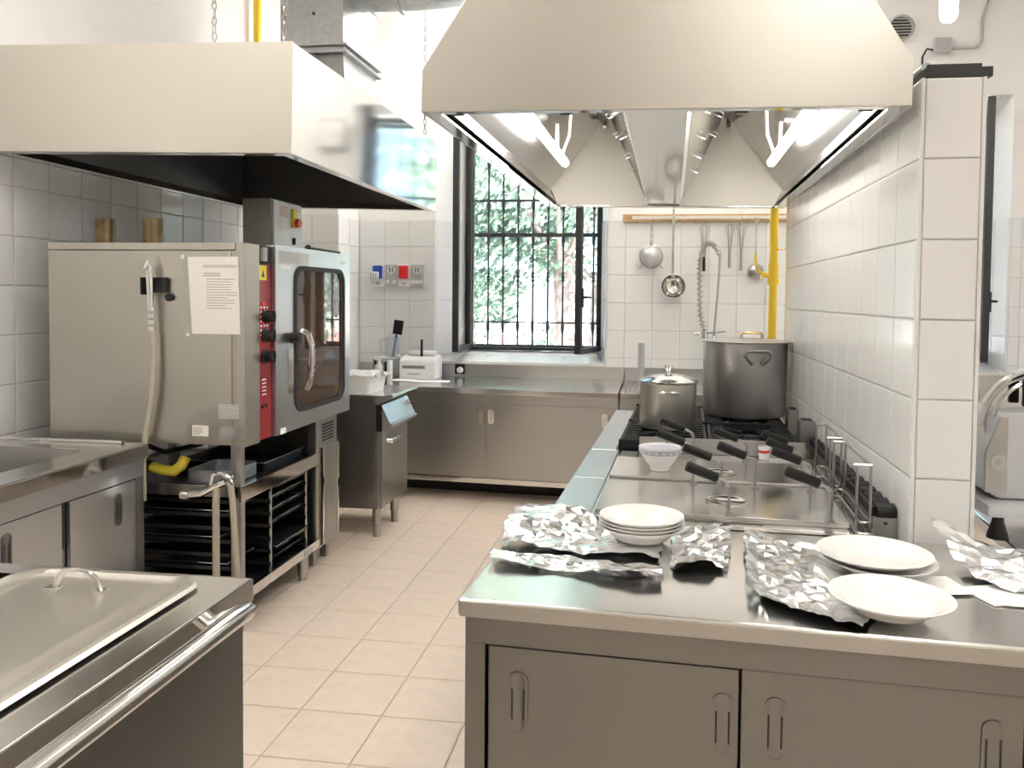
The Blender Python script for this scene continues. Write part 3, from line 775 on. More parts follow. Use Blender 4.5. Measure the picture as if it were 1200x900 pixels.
# ================================================================== OVEN STAND WITH TRAYS
def stand():
    X0, X1, Y0, Y1 = -2.80, -1.90, 3.50, 4.38
    t = thing('oven_stand', 'open stainless stand with black tray runners under the oven', 'stand', (-2.35, 3.94, 0))
    for x in (X0+.02, X1-.025):
        for y in (Y0+.02, Y1-.02):
            MB().box(x-.025, x+.025, y-.02, y+.02, .14, .884).build('post', 'steel', t, bevel=.003)
            MB().tube([(x, y-(.14 if y > 4 else 0), 0), (x, y-(.14 if y > 4 else 0), .02), (x, y-(.14 if y > 4 else 0), .025), (x, y-(.14 if y > 4 else 0), .14)], [.024,.024,.030,.030], 12).build('foot', 'steel', t)
    for z0, z1, nm in ((.615, .685, 'upper_rail'), (.135, .185, 'lower_rail')):
        MB().box(X1-.012, X1+.004, Y0, Y1, z0, z1).build(nm, 'steel_polished', t, bevel=.002)
        MB().box(X0, X0+.012, Y0, Y1, z0, z1).build(nm, 'steel', t)
        for y in (Y0+.0, Y1-.012): MB().box(X0+.012, X1-.012, y, y+.012, z0+.02, z1).build(nm, 'steel', t)
    MB().box(X1+.004, X1+.006, 4.18, 4.28, .145, .175).build('maker_plate', 'silver_label', t)
    MB().box(X0+.012, X1-.012, Y0+.012, Y1-.012, .665, .675).build('shelf', 'black_tray', t)
    MB().box(X0+.012, X1-.012, Y0+.012, Y1-.012, .14, .15).build('floor_pan', 'black_tray', t)
    # tray runners
    for y in (Y0+.07, 3.86, Y1-.10):
        for k in range(7):
            z = .20+k*.064
            MB().box(X0+.05, X1-.03, y-.012, y+.012, z, z+.004).box(X0+.05, X1-.03, (y-.012), (y-.010), z, z+.022).build('runner', 'black_tray', t)
        MB().tube([(X1-.035, y, .15), (X1-.035, y, .664)], .008, 8).build('runner_post', 'steel', t)
        MB().tube([(X0+.06, y, .15), (X0+.06, y, .664)], .008, 8).build('runner_post', 'steel', t)
stand()
# vented side cabinet under the oven
t = thing('vented_cabinet', 'narrow stainless cabinet with vent slots under the oven beside the stand', 'cabinet', (-2.2, 4.55, 0))
MB().box(-2.6, -1.92, 4.41, 4.69, .11, .862).build('body', 'steel', t, bevel=.004)
MB().box(-1.92, -1.905, 4.43, 4.67, .13, .70).build('front_panel', 'steel', t, bevel=.003)
MB().box(-1.905, -1.897, 4.43, 4.45, .13, .70).box(-1.905, -1.897, 4.65, 4.67, .13, .70).build('edge_fold', 'steel_polished', t)
for k in range(6):
    MB().box(-1.9195, -1.916, 4.47, 4.63, .73+k*.018, .738+k*.018).build('vent_slot', 'dark_gap', t)
for x in (-2.5, -1.98):
    for y in (4.46, 4.64): MB().box(x-.02, x+.02, y-.02, y+.02, 0, .11).build('foot', 'steel', t)
def tray(label, x0, x1, y0, y1, z, mt='black_tray', h=.022, grp=None):
    t = thing('baking_tray', label, 'tray', ((x0+x1)/2, (y0+y1)/2, z), group=grp)
    MB().box(x0+.012, x1-.012, y0+.012, y1-.012, z, z+.002).build('base', mt, t)
    rim = MB(); f = .012
    for (a, b, c, d) in (((x0,y0),(x1,y0),(x1-f,y0+f),(x0+f,y0+f)), ((x1,y0),(x1,y1),(x1-f,y1-f),(x1-f,y0+f)), ((x1,y1),(x0,y1),(x0+f,y1-f),(x1-f,y1-f)), ((x0,y1),(x0,y0),(x0+f,y0+f),(x0+f,y1-f))):
        rim.quad((*a, z+h), (*b, z+h), (*c, z+.001), (*d, z+.001))
    rim.build('rim', mt, t, smooth=0)
    MB().tube([(x0,y0,z+h),(x1,y0,z+h),(x1,y1,z+h),(x0,y1,z+h)], .0028, 6, closed=True).build('rim_wire', 'steel_polished', t)
    return t
for k, w_ in ((0, 'lowest'), (1, 'second lowest'), (3, 'third lowest'), (4, 'third highest'), (5, 'second highest'), (6, 'topmost')):
    tray(w_+' dark baking tray on the open runners of the oven stand', -2.70+.02*(k % 2), -1.945+(.03 if k in (1, 6) else 0), 3.885, 4.265, .204+k*.064, grp='trays on the right hand runners')
for k, w_ in ((1, 'lowest'), (3, 'middle'), (5, 'topmost')):
    tray(w_+' dark baking tray on the runners behind the oven hoses', -2.72, -2.02-.04*(k == 3), 3.585, 3.845, .204+k*.064, grp='trays on the hose side runners')
tray('shallow dark pan lying on top of the oven stand under the oven', -2.45, -1.965, 3.86, 4.33, .677, h=.045)
# white basin and yellow hose between stand and oven
t = thing('steel_pan', 'bluish steel pan tucked under the oven on the stand shelf', 'tray', (-2.2, 3.72, .676))
MB().box(-2.19, -1.99, 3.56, 3.80, .676, .682).build('base', 'steel_bluish', t, bevel=.002)
mb = MB(); ring_prism(mb, rrect(-2.205, -1.975, 3.545, 3.815, .03), rrect(-2.195, -1.985, 3.555, 3.805, .025), 'z', .682, .745); mb.build('rim', 'steel_bluish', t)
t = thing('yellow_hose', 'bent yellow drain hose lying under the oven', 'hose', (-2.28, 3.58, .70))
MB().tube([(-2.42, 3.60, .742), (-2.34, 3.57, .735), (-2.27, 3.555, .735), (-2.235, 3.56, .76), (-2.225, 3.58, .80)], .026, 12).build('hose', 'yellow_hose', t)
MB().tube([(-2.62, 3.60, .715), (-2.5, 3.58, .76), (-2.41, 3.60, .742)], .03, 10).build('hose_connector', 'black_plastic', t)
MB().tube([(-2.45, 3.62, .84), (-2.38, 3.66, .80), (-2.30, 3.70, .82), (-2.22, 3.72, .84)], .012, 8).single('oven_cable', 'black_plastic', 'black cable tangled under the oven beside the yellow hose', 'cable', (-2.35, 3.66, .8))
# tap with two hoses at the stand post
t = thing('water_tap', 'chrome double water tap with two hoses at the oven stand', 'tap', (-1.98, 3.46, .72))
MB().tube([(-2.13, 3.43, .655), (-2.06, 3.44, .665), (-2.0, 3.45, .70), (-1.95, 3.455, .72)], [.014,.018,.02,.018], 10).build('tap_body', 'chrome', t)
MB().lathe([(0,-.02),(.02,-.018),(.022,0),(.02,.018),(0,.02)], (-2.135, 3.43, .655), 12, 'x').build('hand_wheel', 'chrome', t)
MB().tube([(-2.02, 3.445, .70), (-2.0, 3.44, .755), (-1.96, 3.44, .765), (-1.93, 3.445, .74), (-1.915, 3.45, .71)], .010, 8).build('tap_lever', 'chrome', t)
MB().tube([(-1.99, 3.45, .70), (-1.995, 3.45, .62), (-1.995, 3.45, .30), (-1.985, 3.45, .12)], .016, 10).build('hose', 'hose_grey', t, label='pale grey hose hanging from the tap')
MB().tube([(-1.925, 3.452, .72), (-1.915, 3.452, .64), (-1.90, 3.452, .40), (-1.88, 3.45, .16)], .014, 10).build('hose', 'hose_grey', t)
MB().tube([(-1.95, 3.455, .735), (-1.935, 3.490, .735)], .010, 8).build('supply_pipe', 'galvanized', t)

# ================================================================== SINK CABINET (left)
def recessed_pull(parent, plane, f, u, v, w=.045, h=.13):
    """stadium-shaped recessed door pull. plane 'x' faces +x at x=f (u=y); plane 'y' faces -y at y=f (u=x)"""
    poly = rrect(u-w/2, u+w/2, v-h/2, v+h/2, w/2-.001, 6)
    inn = rrect(u-w/2+.007, u+w/2-.007, v-h/2+.007, v+h/2-.007, w/2-.009, 6)
    s = 1 if plane == 'x' else -1
    ax = 'x' if plane == 'x' else 'y'
    rim = MB(); ring_prism(rim, poly, inn, ax, *sorted((f, f+s*.004)))
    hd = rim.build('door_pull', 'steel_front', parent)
    sc = MB()
    # sloping scoop behind the rim
    n_ = len(inn); c = (u, v)
    P = (lambda p, d: Vector((f+d, p[0], p[1]))) if plane == 'x' else (lambda p, d: Vector((p[0], f-d, p[1])))
    back = [(c[0]+(p[0]-c[0])*.72, c[1]+(p[1]-c[1])*.86) for p in inn]
    for k in range(n_):
        j = (k+1) % n_
        sc.quad(P(inn[k], .003), P(inn[j], .003), P(back[j], .0008), P(back[k], .0008))
    sc.quad(*[P(p, .0008) for p in back])
    sc.build('pull_scoop', 'steel_front', hd)
    for sg in (-1, 1):
        uu = u+sg*(w/2-.0095)
        MB().box(*((f+.0035, f+.0046, uu-.0022, uu+.0022) if plane == 'x' else (uu-.0022, uu+.0022, f-.0046, f-.0035)), v-h*.28, v+h*.22).build('pull_slit', 'dark_gap', hd)
def sink():
    X0, X1, Y0, Y1, Z = -3.09, -2.285, 2.02, 3.385, .90
    t = thing('sink_cabinet', 'stainless sink cabinet with sliding doors along the left wall', 'sink', (-2.66, 2.7, 0))
    bx0, bx1, by0, by1 = -3.0, -2.44, 2.25, 3.20
    tp = MB()
    ring_prism(tp, rrect(X0, X1, Y0, Y1, .006, 6), rrect(bx0, bx1, by0, by1, .09, 6), 'z', Z-.012, Z)
    tp.build('worktop', 'steel_top', t, bevel=.002)
    MB().box(X1-.006, X1, Y0, Y1, Z-.065, Z-.0125).box(X0, X1-.006, Y1-.006, Y1, Z-.065, Z-.0125).build('worktop_edge', 'steel_polished', t)
    MB().box(X0+.02, X1-.10, Y1-.05, Y1-.02, Z, Z+.014).build('raised_lip', 'steel_polished', t, bevel=.005)
    bs = MB(); o_ = rrect(bx0, bx1, by0, by1, .09, 6); i_ = rrect(bx0+.03, bx1-.03, by0+.03, by1-.03, .08, 6)
    for k in range(len(o_)):
        j = (k+1) % len(o_); bs.quad((*o_[k], Z-.003), (*o_[j], Z-.003), (*i_[j], Z-.32), (*i_[k], Z-.32))
    bs.quad(*[(*p, Z-.32) for p in i_]); bs.build('basin', 'steel', t)
    MB().lathe([(.04,0),(.04,.004),(.03,.001),(0,.001)], (-2.7, 2.7, Z-.32), 16).build('drain', 'steel_polished', t)
    MB().box(X0+.02, X1-.03, Y0+.02, Y1-.02, .12, Z-.335).build('body', 'steel', t)
    MB().box(X1-.03, X1-.012, Y0+.02, Y1-.02, Z-.145, Z-.066).build('apron', 'steel_bluish', t)
    [MB().box(X1-.03, X1-.012, a_, b_, .12, Z-.146).build('frame_post', 'steel', t) for a_, b_ in ((Y0+.02, Y0+.06), (Y1-.075, Y1-.02))]
    MB().box(X0+.02, X1-.03, Y1-.03, Y1-.02, Z-.335, Z-.066).build('end_panel', 'steel', t)
    MB().box(X1-.034, X1-.031, 2.85, 2.905, .13, Z-.15).build('door_gap', 'dark_gap', t)
    for (a, b, off) in ((Y0+.065, 2.855, 0), (2.895, Y1-.08, .004)):
        d = MB().box(X1-.030+off, X1-.014+off, a, b, .13, Z-.150).build('sliding_door', 'steel_bluish', t, bevel=.002)
        recessed_pull(d, 'x', X1-.014+off, (3.185 if off else 2.58), .645, .045, .14)
    for x in (X0+.1, X1-.1):
        for y in (Y0+.1, Y1-.1): MB().tube([(x,y,0),(x,y,.12)], .025, 12).build('foot', 'steel', t)
sink()

# ================================================================== TROLLEY with lids (front left)
def trolley():
    X0, X1, Y0, Y1, Z = -2.05, -.955, .62, 1.80, .90
    t = thing('bain_marie_trolley', 'stainless bain marie trolley with tubular push handle and covered wells', 'trolley', (-1.5, 1.2, 0))
    mb = MB()
    # top: rounded rim, two well openings
    wells = ((-1.99, -1.52), (-1.46, -1.05))
    ys = (.72, 1.74)
    mb.box(X0, wells[0][0], Y0, Y1, Z-.03, Z).box(wells[0][1], wells[1][0], Y0, Y1, Z-.03, Z).box(wells[1][1], X1, Y0, Y1, Z-.03, Z)
    for (a, b) in wells: mb.box(a, b, Y0, ys[0], Z-.03, Z).box(a, b, ys[1], Y1, Z-.03, Z)
    mb.build('top_plate', 'steel_top', t, bevel=.0)
    MB().box(X1-.002, X1+.006, Y0-.004, Y1+.006, Z-.055, Z-.001).box(X0, X1-.002, Y1, Y1+.006, Z-.055, Z-.001).build('rim', 'steel_polished', t, bevel=.0025)
    MB().box(X0+.03, X1-.02, Y0+.03, Y1-.02, .16, Z-.235).build('body', 'steel_oven', t)
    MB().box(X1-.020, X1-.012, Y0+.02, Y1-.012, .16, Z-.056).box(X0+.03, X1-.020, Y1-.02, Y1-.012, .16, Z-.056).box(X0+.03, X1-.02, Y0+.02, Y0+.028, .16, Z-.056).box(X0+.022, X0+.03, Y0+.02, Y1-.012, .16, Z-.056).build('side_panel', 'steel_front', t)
    for (a, b) in wells:
        MB().box(a, b, ys[0], ys[1], Z-.232, Z-.226).build('well_floor', 'steel', t)
    # push handle
    hx = -.868; r_ = .021
    hp = [(X1-.012, 1.60, .845), (hx-.02, 1.635, .862)] + [(hx, 1.665, .878), (hx, 1.66, .895), (hx, 1.60, .90), (hx, 1.2, .90), (hx, .80, .90), (hx, .74, .897), (hx-.02, .72, .885), (X1-.012, .70, .85)]
    hp = [(X1-.012, 1.615, .85), (X1+.03, 1.63, .868), (hx-.015, 1.64, .888), (hx, 1.62, .897), (hx, 1.56, .899), (hx, 1.2, .899), (hx, .80, .899), (hx, .74, .897), (hx-.015, .72, .888), (X1+.03, .70, .868), (X1-.012, .69, .85)]
    MB().tube(hp, r_, 14).build('push_handle', 'steel_polished', t)
    for x in (X0+.15, X1-.13):
        for y in (Y0+.13, Y1-.13):
            c = MB().tube([(x,y,.16),(x,y,.11)], .02, 8).build('caster', 'steel', t)
            MB().lathe([(.02,-.018),(.055,-.016),(.055,.016),(.02,.018)], (x, y, .055), 16, 'x').build('wheel', 'rubber', c)
trolley()
def pan_lid(label, x0, x1, y0, y1, z, tilt=0):
    t = thing('pan_lid', label, 'lid', ((x0+x1)/2, (y0+y1)/2, z))
    mb = MB()
    L = [(0, .004, .05), (.006, .012, .05), (.016, .014, .048), (.03, .006, .045), (.055, .004, .04), (.075, .010, .035)]
    rings = [rrect(x0+d, x1-d, y0+d, y1-d, r_+.012, 5) for d, h_, r_ in L]
    for k in range(len(L)-1):
        for q in range(len(rings[0])):
            j = (q+1) % len(rings[0])
            mb.quad((*rings[k][q], z+L[k][1]), (*rings[k][j], z+L[k][1]), (*rings[k+1][j], z+L[k+1][1]), (*rings[k+1][q], z+L[k+1][1]))
    mb.quad(*[(*p, z+L[-1][1]) for p in rings[-1]])
    o = mb.build('lid_plate', 'steel_lid', t)
    cx, cy = (x0+x1)/2-.01, y1-.12
    MB().tube([(cx-.055, cy, z+.012), (cx-.048, cy, z+.035), (cx-.03, cy, z+.05), (cx, cy, z+.054), (cx+.03, cy, z+.05), (cx+.048, cy, z+.035), (cx+.055, cy, z+.012)], .0065, 8).box(cx-.075, cx-.045, cy-.012, cy+.012, z+.0095, z+.014).box(cx+.045, cx+.075, cy-.012, cy+.012, z+.0095, z+.014).build('lid_handle', 'steel_polished', t)
pan_lid('large flat stainless pan lid with arched handle on the trolley', -1.505, -1.035, .70, 1.755, .903)
pan_lid('second stainless pan lid at the far well of the trolley', -2.03, -1.525, .70, 1.72, .901)

# ================================================================== FRYER / bain-marie unit
def fryer():
    X0, X1, Y0, Y1 = -2.42, -1.745, 5.03, 5.58
    t = thing('bain_marie_unit', 'freestanding stainless cooker unit with sloped control panel on round legs', 'cooker', (-2.08, 5.3, 0))
    MB().box(X0, X1-.03, Y0, Y1, .19, .70).build('cabinet', 'steel', t, bevel=.004)
    MB().box(X0, X1-.05, Y0, Y1, .703, .875).build('upper_body', 'steel', t, bevel=.003)
    MB().prism([(X0, .878), (X1-.045, .878), (X1-.03, .885), (X1+.055, .918), (X1+.072, .932), (X1+.06, .942), (X1, .935), (X0, .935)], 'y', Y0-.004, Y1).build('worktop', 'steel_top', t, bevel=.002)
    cp = MB().prism([(X1-.05, .703), (X1+.01, .703), (X1+.055, .722), (X1+.065, .745), (X1+.045, .755), (X1-.012, .872), (X1-.05, .872)], 'y', Y0+.004, Y1-.004).build('control_panel', 'steel_bluish', t, bevel=.002)
    MB().box(X1-.05, X1-.008, Y0-.002, Y0+.003, .70, .872).build('panel_cheek', 'black_plastic', t)
    MB().lathe([(.020,0),(.020,.02),(.012,.028),(0,.028)], (X1+.012, Y1-.10, .835), 14, 'x').build('knob', 'chrome', cp)
    d = MB().box(X1-.029, X1-.008, Y0+.01, Y1-.005, .195, .70).build('door', 'steel', t, bevel=.003)
    MB().tube([(X1-.01, Y0+.10, .625), (X1+.022, Y0+.11, .625), (X1+.024, Y0+.12, .625), (X1+.024, Y0+.26, .625), (X1+.022, Y0+.27, .625), (X1-.01, Y0+.28, .625)], .016, 10).build('door_handle', 'chrome', d)
    for x in (X0+.08, X1-.06):
        for y in (Y0+.05, Y1-.14):
            MB().tube([(x,y,.19),(x,y,.08),(x,y,.075),(x,y,.01),(x,y,0)], [.028,.028,.023,.023,.026], 14).build('leg', 'steel', t)
fryer()
# white tub with crumpled paper
t = thing('plastic_tub', 'white plastic tub full of crumpled paper on the cooker unit', 'tub', (-1.96, 5.2, .936))
mb = MB(); a = rrect(-2.10, -1.85, 5.07, 5.36, .03); b = rrect(-2.12, -1.83, 5.05, 5.38, .035); c = rrect(-2.112, -1.838, 5.058, 5.372, .033); e = rrect(-2.093, -1.857, 5.077, 5.353, .028)
for (p, zp, q, zq) in ((a, .936, b, 1.055), (b, 1.055, c, 1.055), (c, 1.055, e, .942)):
    for k in range(len(p)):
        j = (k+1) % len(p); mb.quad((*p[k], zp), (*p[j], zp), (*q[j], zq), (*q[k], zq))
mb.quad(*[(*p, .936) for p in a]); mb.quad(*[(*p, .942) for p in e]); mb.build('tub', 'white_plastic', t)
def crumple(mb, corners, nx, ny, amp, seed, freq=6, lift=None, fold=1.0, press=()):
    """folded sheet: coarse random nodes, mid nodes near the mean, so it breaks into flat facets"""
    rnd = random.Random(seed)
    A, B, C, D = [Vector(p) for p in corners]
    nx += nx % 2; ny += ny % 2
    H = {}
    for j in range(0, ny+1, 2):
        for i in range(0, nx+1, 2):
            P = Vector((i*.31+seed, j*.31, seed*.7))
            H[i, j] = (rnd.random()*.55 + .75*abs(noise.noise(P*.9)))*amp
    for j in range(ny+1):
        for i in range(nx+1):
            if (i, j) in H: continue
            nb = [H[a, b] for a in ((i,) if i % 2 == 0 else (i-1, i+1)) for b in ((j,) if j % 2 == 0 else (j-1, j+1))]
            H[i, j] = sum(nb)/len(nb) + rnd.uniform(-.16, .16)*amp
    i0 = len(mb.v); cell = min((B-A).length/nx, (D-A).length/ny)
    for j in range(ny+1):
        for i in range(nx+1):
            u, v = i/nx, j/ny
            p = (A*(1-u)+B*u)*(1-v)+(D*(1-u)+C*u)*v
            q = p*4+Vector((seed, 0, 0)); e = 1.0 if min(u, 1-u, v, 1-v) < .001 else .8
            p = p+Vector((rnd.uniform(-.32,.32)*cell*e+noise.noise(q)*.008, rnd.uniform(-.32,.32)*cell*e+noise.noise(q+Vector((5,5,5)))*.008, 0))
            z = H[i, j]*fold + (lift(u, v) if lift else 0)
            z = max(z, 0)
            for (cx, cy, r_, f_, zb, h_) in press:   # flattened under whatever stands on the sheet
                d_ = math.hypot(p.x-cx, p.y-cy)
                if d_ < r_+.03:
                    z = min(z, zb-.003-p.z+max(0, d_-f_-.022)/(r_-f_)*h_*.7)
            mb.v.append(p+Vector((0,0,max(z, 0))))
    for j in range(ny):
        for i in range(nx):
            k = i0+j*(nx+1)+i
            if rnd.random() < .5: mb.f += [(k, k+1, k+nx+2), (k, k+nx+2, k+nx+1)]
            else: mb.f += [(k, k+1, k+nx+1), (k+1, k+nx+2, k+nx+1)]
    return mb
crumple(MB(), [(-2.10,5.06,1.035), (-1.80,5.06,1.035), (-1.80,5.37,1.035), (-2.10,5.37,1.035)], 14, 14, .05, 3, 9).build('crumpled_paper', 'paper_white', t, smooth=0, fixn=False)

# ================================================================== BACK COUNTER
def back_counter():
    X0, X1, Z = -2.655, -.275, .875
    fy = lambda x: 6.02 - (x-X1)*.07          # the row stands slightly out of square with the wall
    t = thing('back_counter', 'long stainless cabinet with sliding doors below the window', 'counter', (-1.4, 6.6, 0))
    MB().prism([(X0, fy(X0)), (X1, fy(X1)), (X1, BY-.012), (X0, BY-.012)], 'z', Z-.045, Z).build('worktop', 'steel_top', t, bevel=.006)
    MB().box(X0, X1, BY-.03, BY-.011, Z, .985).build('backsplash', 'steel', t, bevel=.003)
    def front(x0, x1, z0, z1, d0, d1):
        return MB().prism([(x0, fy(x0)+d0), (x1, fy(x1)+d0), (x1, fy(x1)+d1), (x0, fy(x0)+d1)], 'z', z0, z1)
    front(X0, X1, .76, Z-.046, .02, .04).build('apron', 'steel', t)
    front(X0, X1-.02, .175, .759, .052, .85).build('body', 'steel', t)
    front(X0, X1-.02, .135, .174, .02, .10).build('bottom_rail', 'steel_polished', t)
    front(X0+.05, X1-.05, 0, .134, .30, .34).build('plinth', 'dark_gap', t)
    front(X1-.035, X1, .135, .759, .02, .8).build('end_post', 'steel', t)
    xm = -1.30
    for (a, b, o, hs) in ((X0+.02, xm, .03, (xm-.045,)), (xm+.003, X1-.037, .026, (xm+.045, X1-.10))):
        d = front(a, b, .178, .757, o, o+.016).build('sliding_door', 'steel', t)
        for hx in hs:
            rp = MB(); yy = fy(hx)+o
            ring_prism(rp, rrect(hx-.022, hx+.022, .60, .715, .02), rrect(hx-.013, hx+.013, .61, .705, .012), 'y', yy-.006, yy+.001)
            rp.build('door_pull', 'chrome', d)
            MB().prism(rrect(hx-.0125, hx+.0125, .611, .704, .012), 'y', yy-.0015, yy+.0005).build('pull_scoop', 'steel_top', d)
    for x in (X0+.1, -1.5, X1-.08):
        for y in (6.5, 6.85): MB().tube([(x,y,0),(x,y,.175)], .022, 10).build('leg', 'steel', t)
back_counter()
# right back sink unit with drainer
def back_sink():
    X0, X1, Z = -.265, 3.3, .872; fy = 6.06
    t = thing('wash_sink', 'stainless wash sink with drainer below the utensil rail', 'sink', (.6, 6.5, 0))
    mb = MB(); ring_prism(mb, rrect(X0, X1, fy, BY-.012, .005, 6), rrect(-.02, 1.15, fy+.10, BY-.16, .06, 6), 'z', Z-.04, Z); mb.build('worktop', 'steel_top', t, bevel=.003)
    bs = MB(); o_ = rrect(-.02, 1.15, fy+.10, BY-.16, .06, 6); i_ = rrect(0.0, 1.13, fy+.12, BY-.18, .06, 6)
    for k in range(len(o_)):
        j = (k+1) % len(o_); bs.quad((*o_[k], Z-.004), (*o_[j], Z-.004), (*i_[j], Z-.28), (*i_[k], Z-.28))
    bs.quad(*[(*p, Z-.28) for p in i_]); bs.build('basin', 'steel', t)
    mb = MB(); ring_prism(mb, rrect(-.24, -.06, fy+.08, BY-.12, .03, 5), rrect(-.225, -.075, fy+.095, BY-.135, .025, 5), 'z', Z, Z+.005); mb.build('drainer_rim', 'steel_polished', t)
    for k in range(4): MB().box(-.205+k*.04, -.19+k*.04, fy+.14, BY-.18, Z, Z+.003).build('drainer_rib', 'steel_polished', t)
    MB().box(X0, X1, BY-.03, BY-.011, Z, .985).build('backsplash', 'steel', t, bevel=.003)
    MB().box(X0, X1, fy+.01, fy+.03, Z-.17, Z-.041).build('apron', 'steel', t)
    MB().box(X0+.03, X1, 6.9, 6.92, .12, Z-.041).build('rear_panel', 'steel', t)
    MB().box(X0+.02, X1, fy+.05, BY-.05, .13, .16).build('lower_shelf', 'steel', t)
    for x in (X0+.025, 1.2, X1-.03):
        for y in (fy+.05, BY-.08): MB().box(x-.02, x+.02, y-.02, y+.02, 0, Z-.041).build('leg', 'steel', t)
    for (a, b) in ((.25, .42), (.50, .62)): MB().box(a, b, fy+.20, fy+.24, .161, .30).build('shelf_block', 'dark_gap', t)
    # overflow standpipe
    sp = MB(); sp.tube([(-.118, 6.48, Z+.001), (-.118, 6.48, Z+.355)], .026, 14); sp.build('standpipe', 'grey_plastic', t, label='grey overflow standpipe')
back_sink()
# ================================================================== THINGS ON THE BACK COUNTER AND WALLS
ZC = .876
# electric cabinet
t = thing('electric_cabinet', 'tall electric switch cabinet between oven and pillar', 'cabinet', (-2.58, 5.14, 0))
MB().box(-2.655, -2.462, 4.93, 5.36, 0, 2.20).build('body', 'steel_oven', t, bevel=.003)
d = MB().box(-2.461, -2.445, 4.94, 5.35, .1, 2.19).build('door', 'white_plastic', t, bevel=.003)
MB().box(-2.445, -2.444, 5.02, 5.15, 2.09, 2.17).build('label', 'paper', d)
lines_block(MB(), 'x', -2.4437, 5.03, 5.14, 2.095, 2.165, 5, 4, .35).build('label_print', 'red_plastic', d, fixn=False)
MB().box(-2.445, -2.444, 5.02, 5.14, 2.005, 2.075).build('notice', 'paper_white', d)
sw = MB().box(-2.445, -2.425, 5.18, 5.25, 2.03, 2.155).build('switch_plate', 'yellow_label', d, bevel=.004)
MB().lathe([(.024,0),(.030,.006),(.028,.03),(0,.032)], (-2.425, 5.215, 2.065), 16, 'x').build('switch_knob', 'red_plastic', sw)
MB().box(-2.445, -2.43, 5.205, 5.225, 1.92, 1.965).build('lock', 'black_plastic', d)

# socket panel
t = thing('socket_panel', 'row of blue, white and red sockets on the tiled wall', 'sockets', (-2.3, BY, 1.765))
f = BY-.009
for k in range(4):
    x0 = -2.535+k*.1195
    p = MB().box(x0, x0+.117, f-.028, f, 1.665, 1.862).build('socket_module', 'silver_label' if k % 2 else 'white_plastic', t, bevel=.003)
    if k in (0, 2):
        c = MB().box(x0+.015, x0+.102, f-.06, f-.028, 1.735, 1.852).build('socket_cover', 'blue_plastic' if k == 0 else 'red_plastic', p, bevel=.012)
        MB().box(x0+.035, x0+.075, f-.030, f-.0285, 1.685, 1.70).build('maker_mark', 'ink_soft', p)
    else:
        MB().lathe([(.036,0),(.036,-.006),(.030,-.006),(.028,-.001),(0,-.001)], (x0+.058, f-.028, 1.812), 20, 'y').build('socket_ring', 'white_plastic', p)
        MB().box(x0+.040, x0+.050, f-.031, f-.0285, 1.79, 1.835).box(x0+.066, x0+.076, f-.031, f-.0285, 1.79, 1.835).build('socket_contact', 'ink', p)
        for q in range(2 if k == 1 else 3):
            MB().lathe([(.017,0),(.017,-.004),(0,-.004)], (x0+(.028 if k == 1 else .022)+q*(.06 if k == 1 else .036), f-.028, 1.708), 12, 'y').build('breaker', 'white_plastic', p)
t = thing('wall_plug', 'white plug pushed into the blue socket', 'plug', (-2.50, f-.05, 1.70))
MB().box(-2.535, -2.455, f-.10, f-.061, 1.735, 1.795).build('plug_body', 'white_plastic', t, bevel=.014)
for k in range(3): MB().box(-2.525+k*.024, -2.518+k*.024, f-.102, f-.098, 1.745, 1.785).build('plug_groove', 'ink_soft', t)
MB().box(-2.475, -2.455, f-.1, f-.07, 1.725, 1.737).build('cable_stub', 'white_plastic', t)

# white electronic appliance
t = thing('tabletop_appliance', 'white boxy appliance with dark display beside the bottles', 'appliance', (-2.0, 6.78, ZC))
MB().prism([(6.64, ZC), (6.86, ZC), (6.86, ZC+.19), (6.80, ZC+.20), (6.66, ZC+.165), (6.645, ZC+.15)], 'x', -2.165, -1.845).build('housing', 'white_plastic', t, bevel=.012)
MB().box(-2.135, -1.935, 6.638, 6.645, ZC+.088, ZC+.118).build('display', 'ink_soft', t)
for k in range(9): MB().box(-2.13+k*.021, -2.118+k*.021, 6.636, 6.639, ZC+.095, ZC+.111).build('display_digit', 'ink', t)
mk = MB()
for k in range(8): mk.box(-2.085+k*.0135, -2.075+k*.0135, 6.636, 6.639, ZC+.038, ZC+.050+.004*(k % 3 == 0))
mk.build('maker_lettering', 'ink_soft', t, kind='stuff')
MB().box(-2.12, -1.88, 6.75, 6.84, ZC+.196, ZC+.235).build('lid', 'white_plastic', t, bevel=.01)
MB().tube([(-1.99, 6.72, ZC+.19), (-1.99, 6.722, ZC+.335)], .011, 8).single('marker_pen', 'black_plastic', 'black marker pen standing upright on the white appliance', 'pen', (-1.99, 6.72, ZC+.19))
# clear jug with utensils
def jug(cx, cy, z, r, h, label):
    t = thing('measuring_jug', label, 'jug', (cx, cy, z))
    MB().lathe([(r*.85,0),(r,h),(r*1.08,h+.004),(r*.96,h),(r*.81,.006),(0,.006)], (cx, cy, z), 24).build('jug_body', 'clear_plastic', t)
    MB().tube([(cx-r, cy, z+h*.9), (cx-r-.05, cy, z+h*.85), (cx-r-.05, cy, z+h*.3), (cx-r*.9, cy, z+h*.2)], .008, 8).build('jug_handle', 'clear_plastic', t)
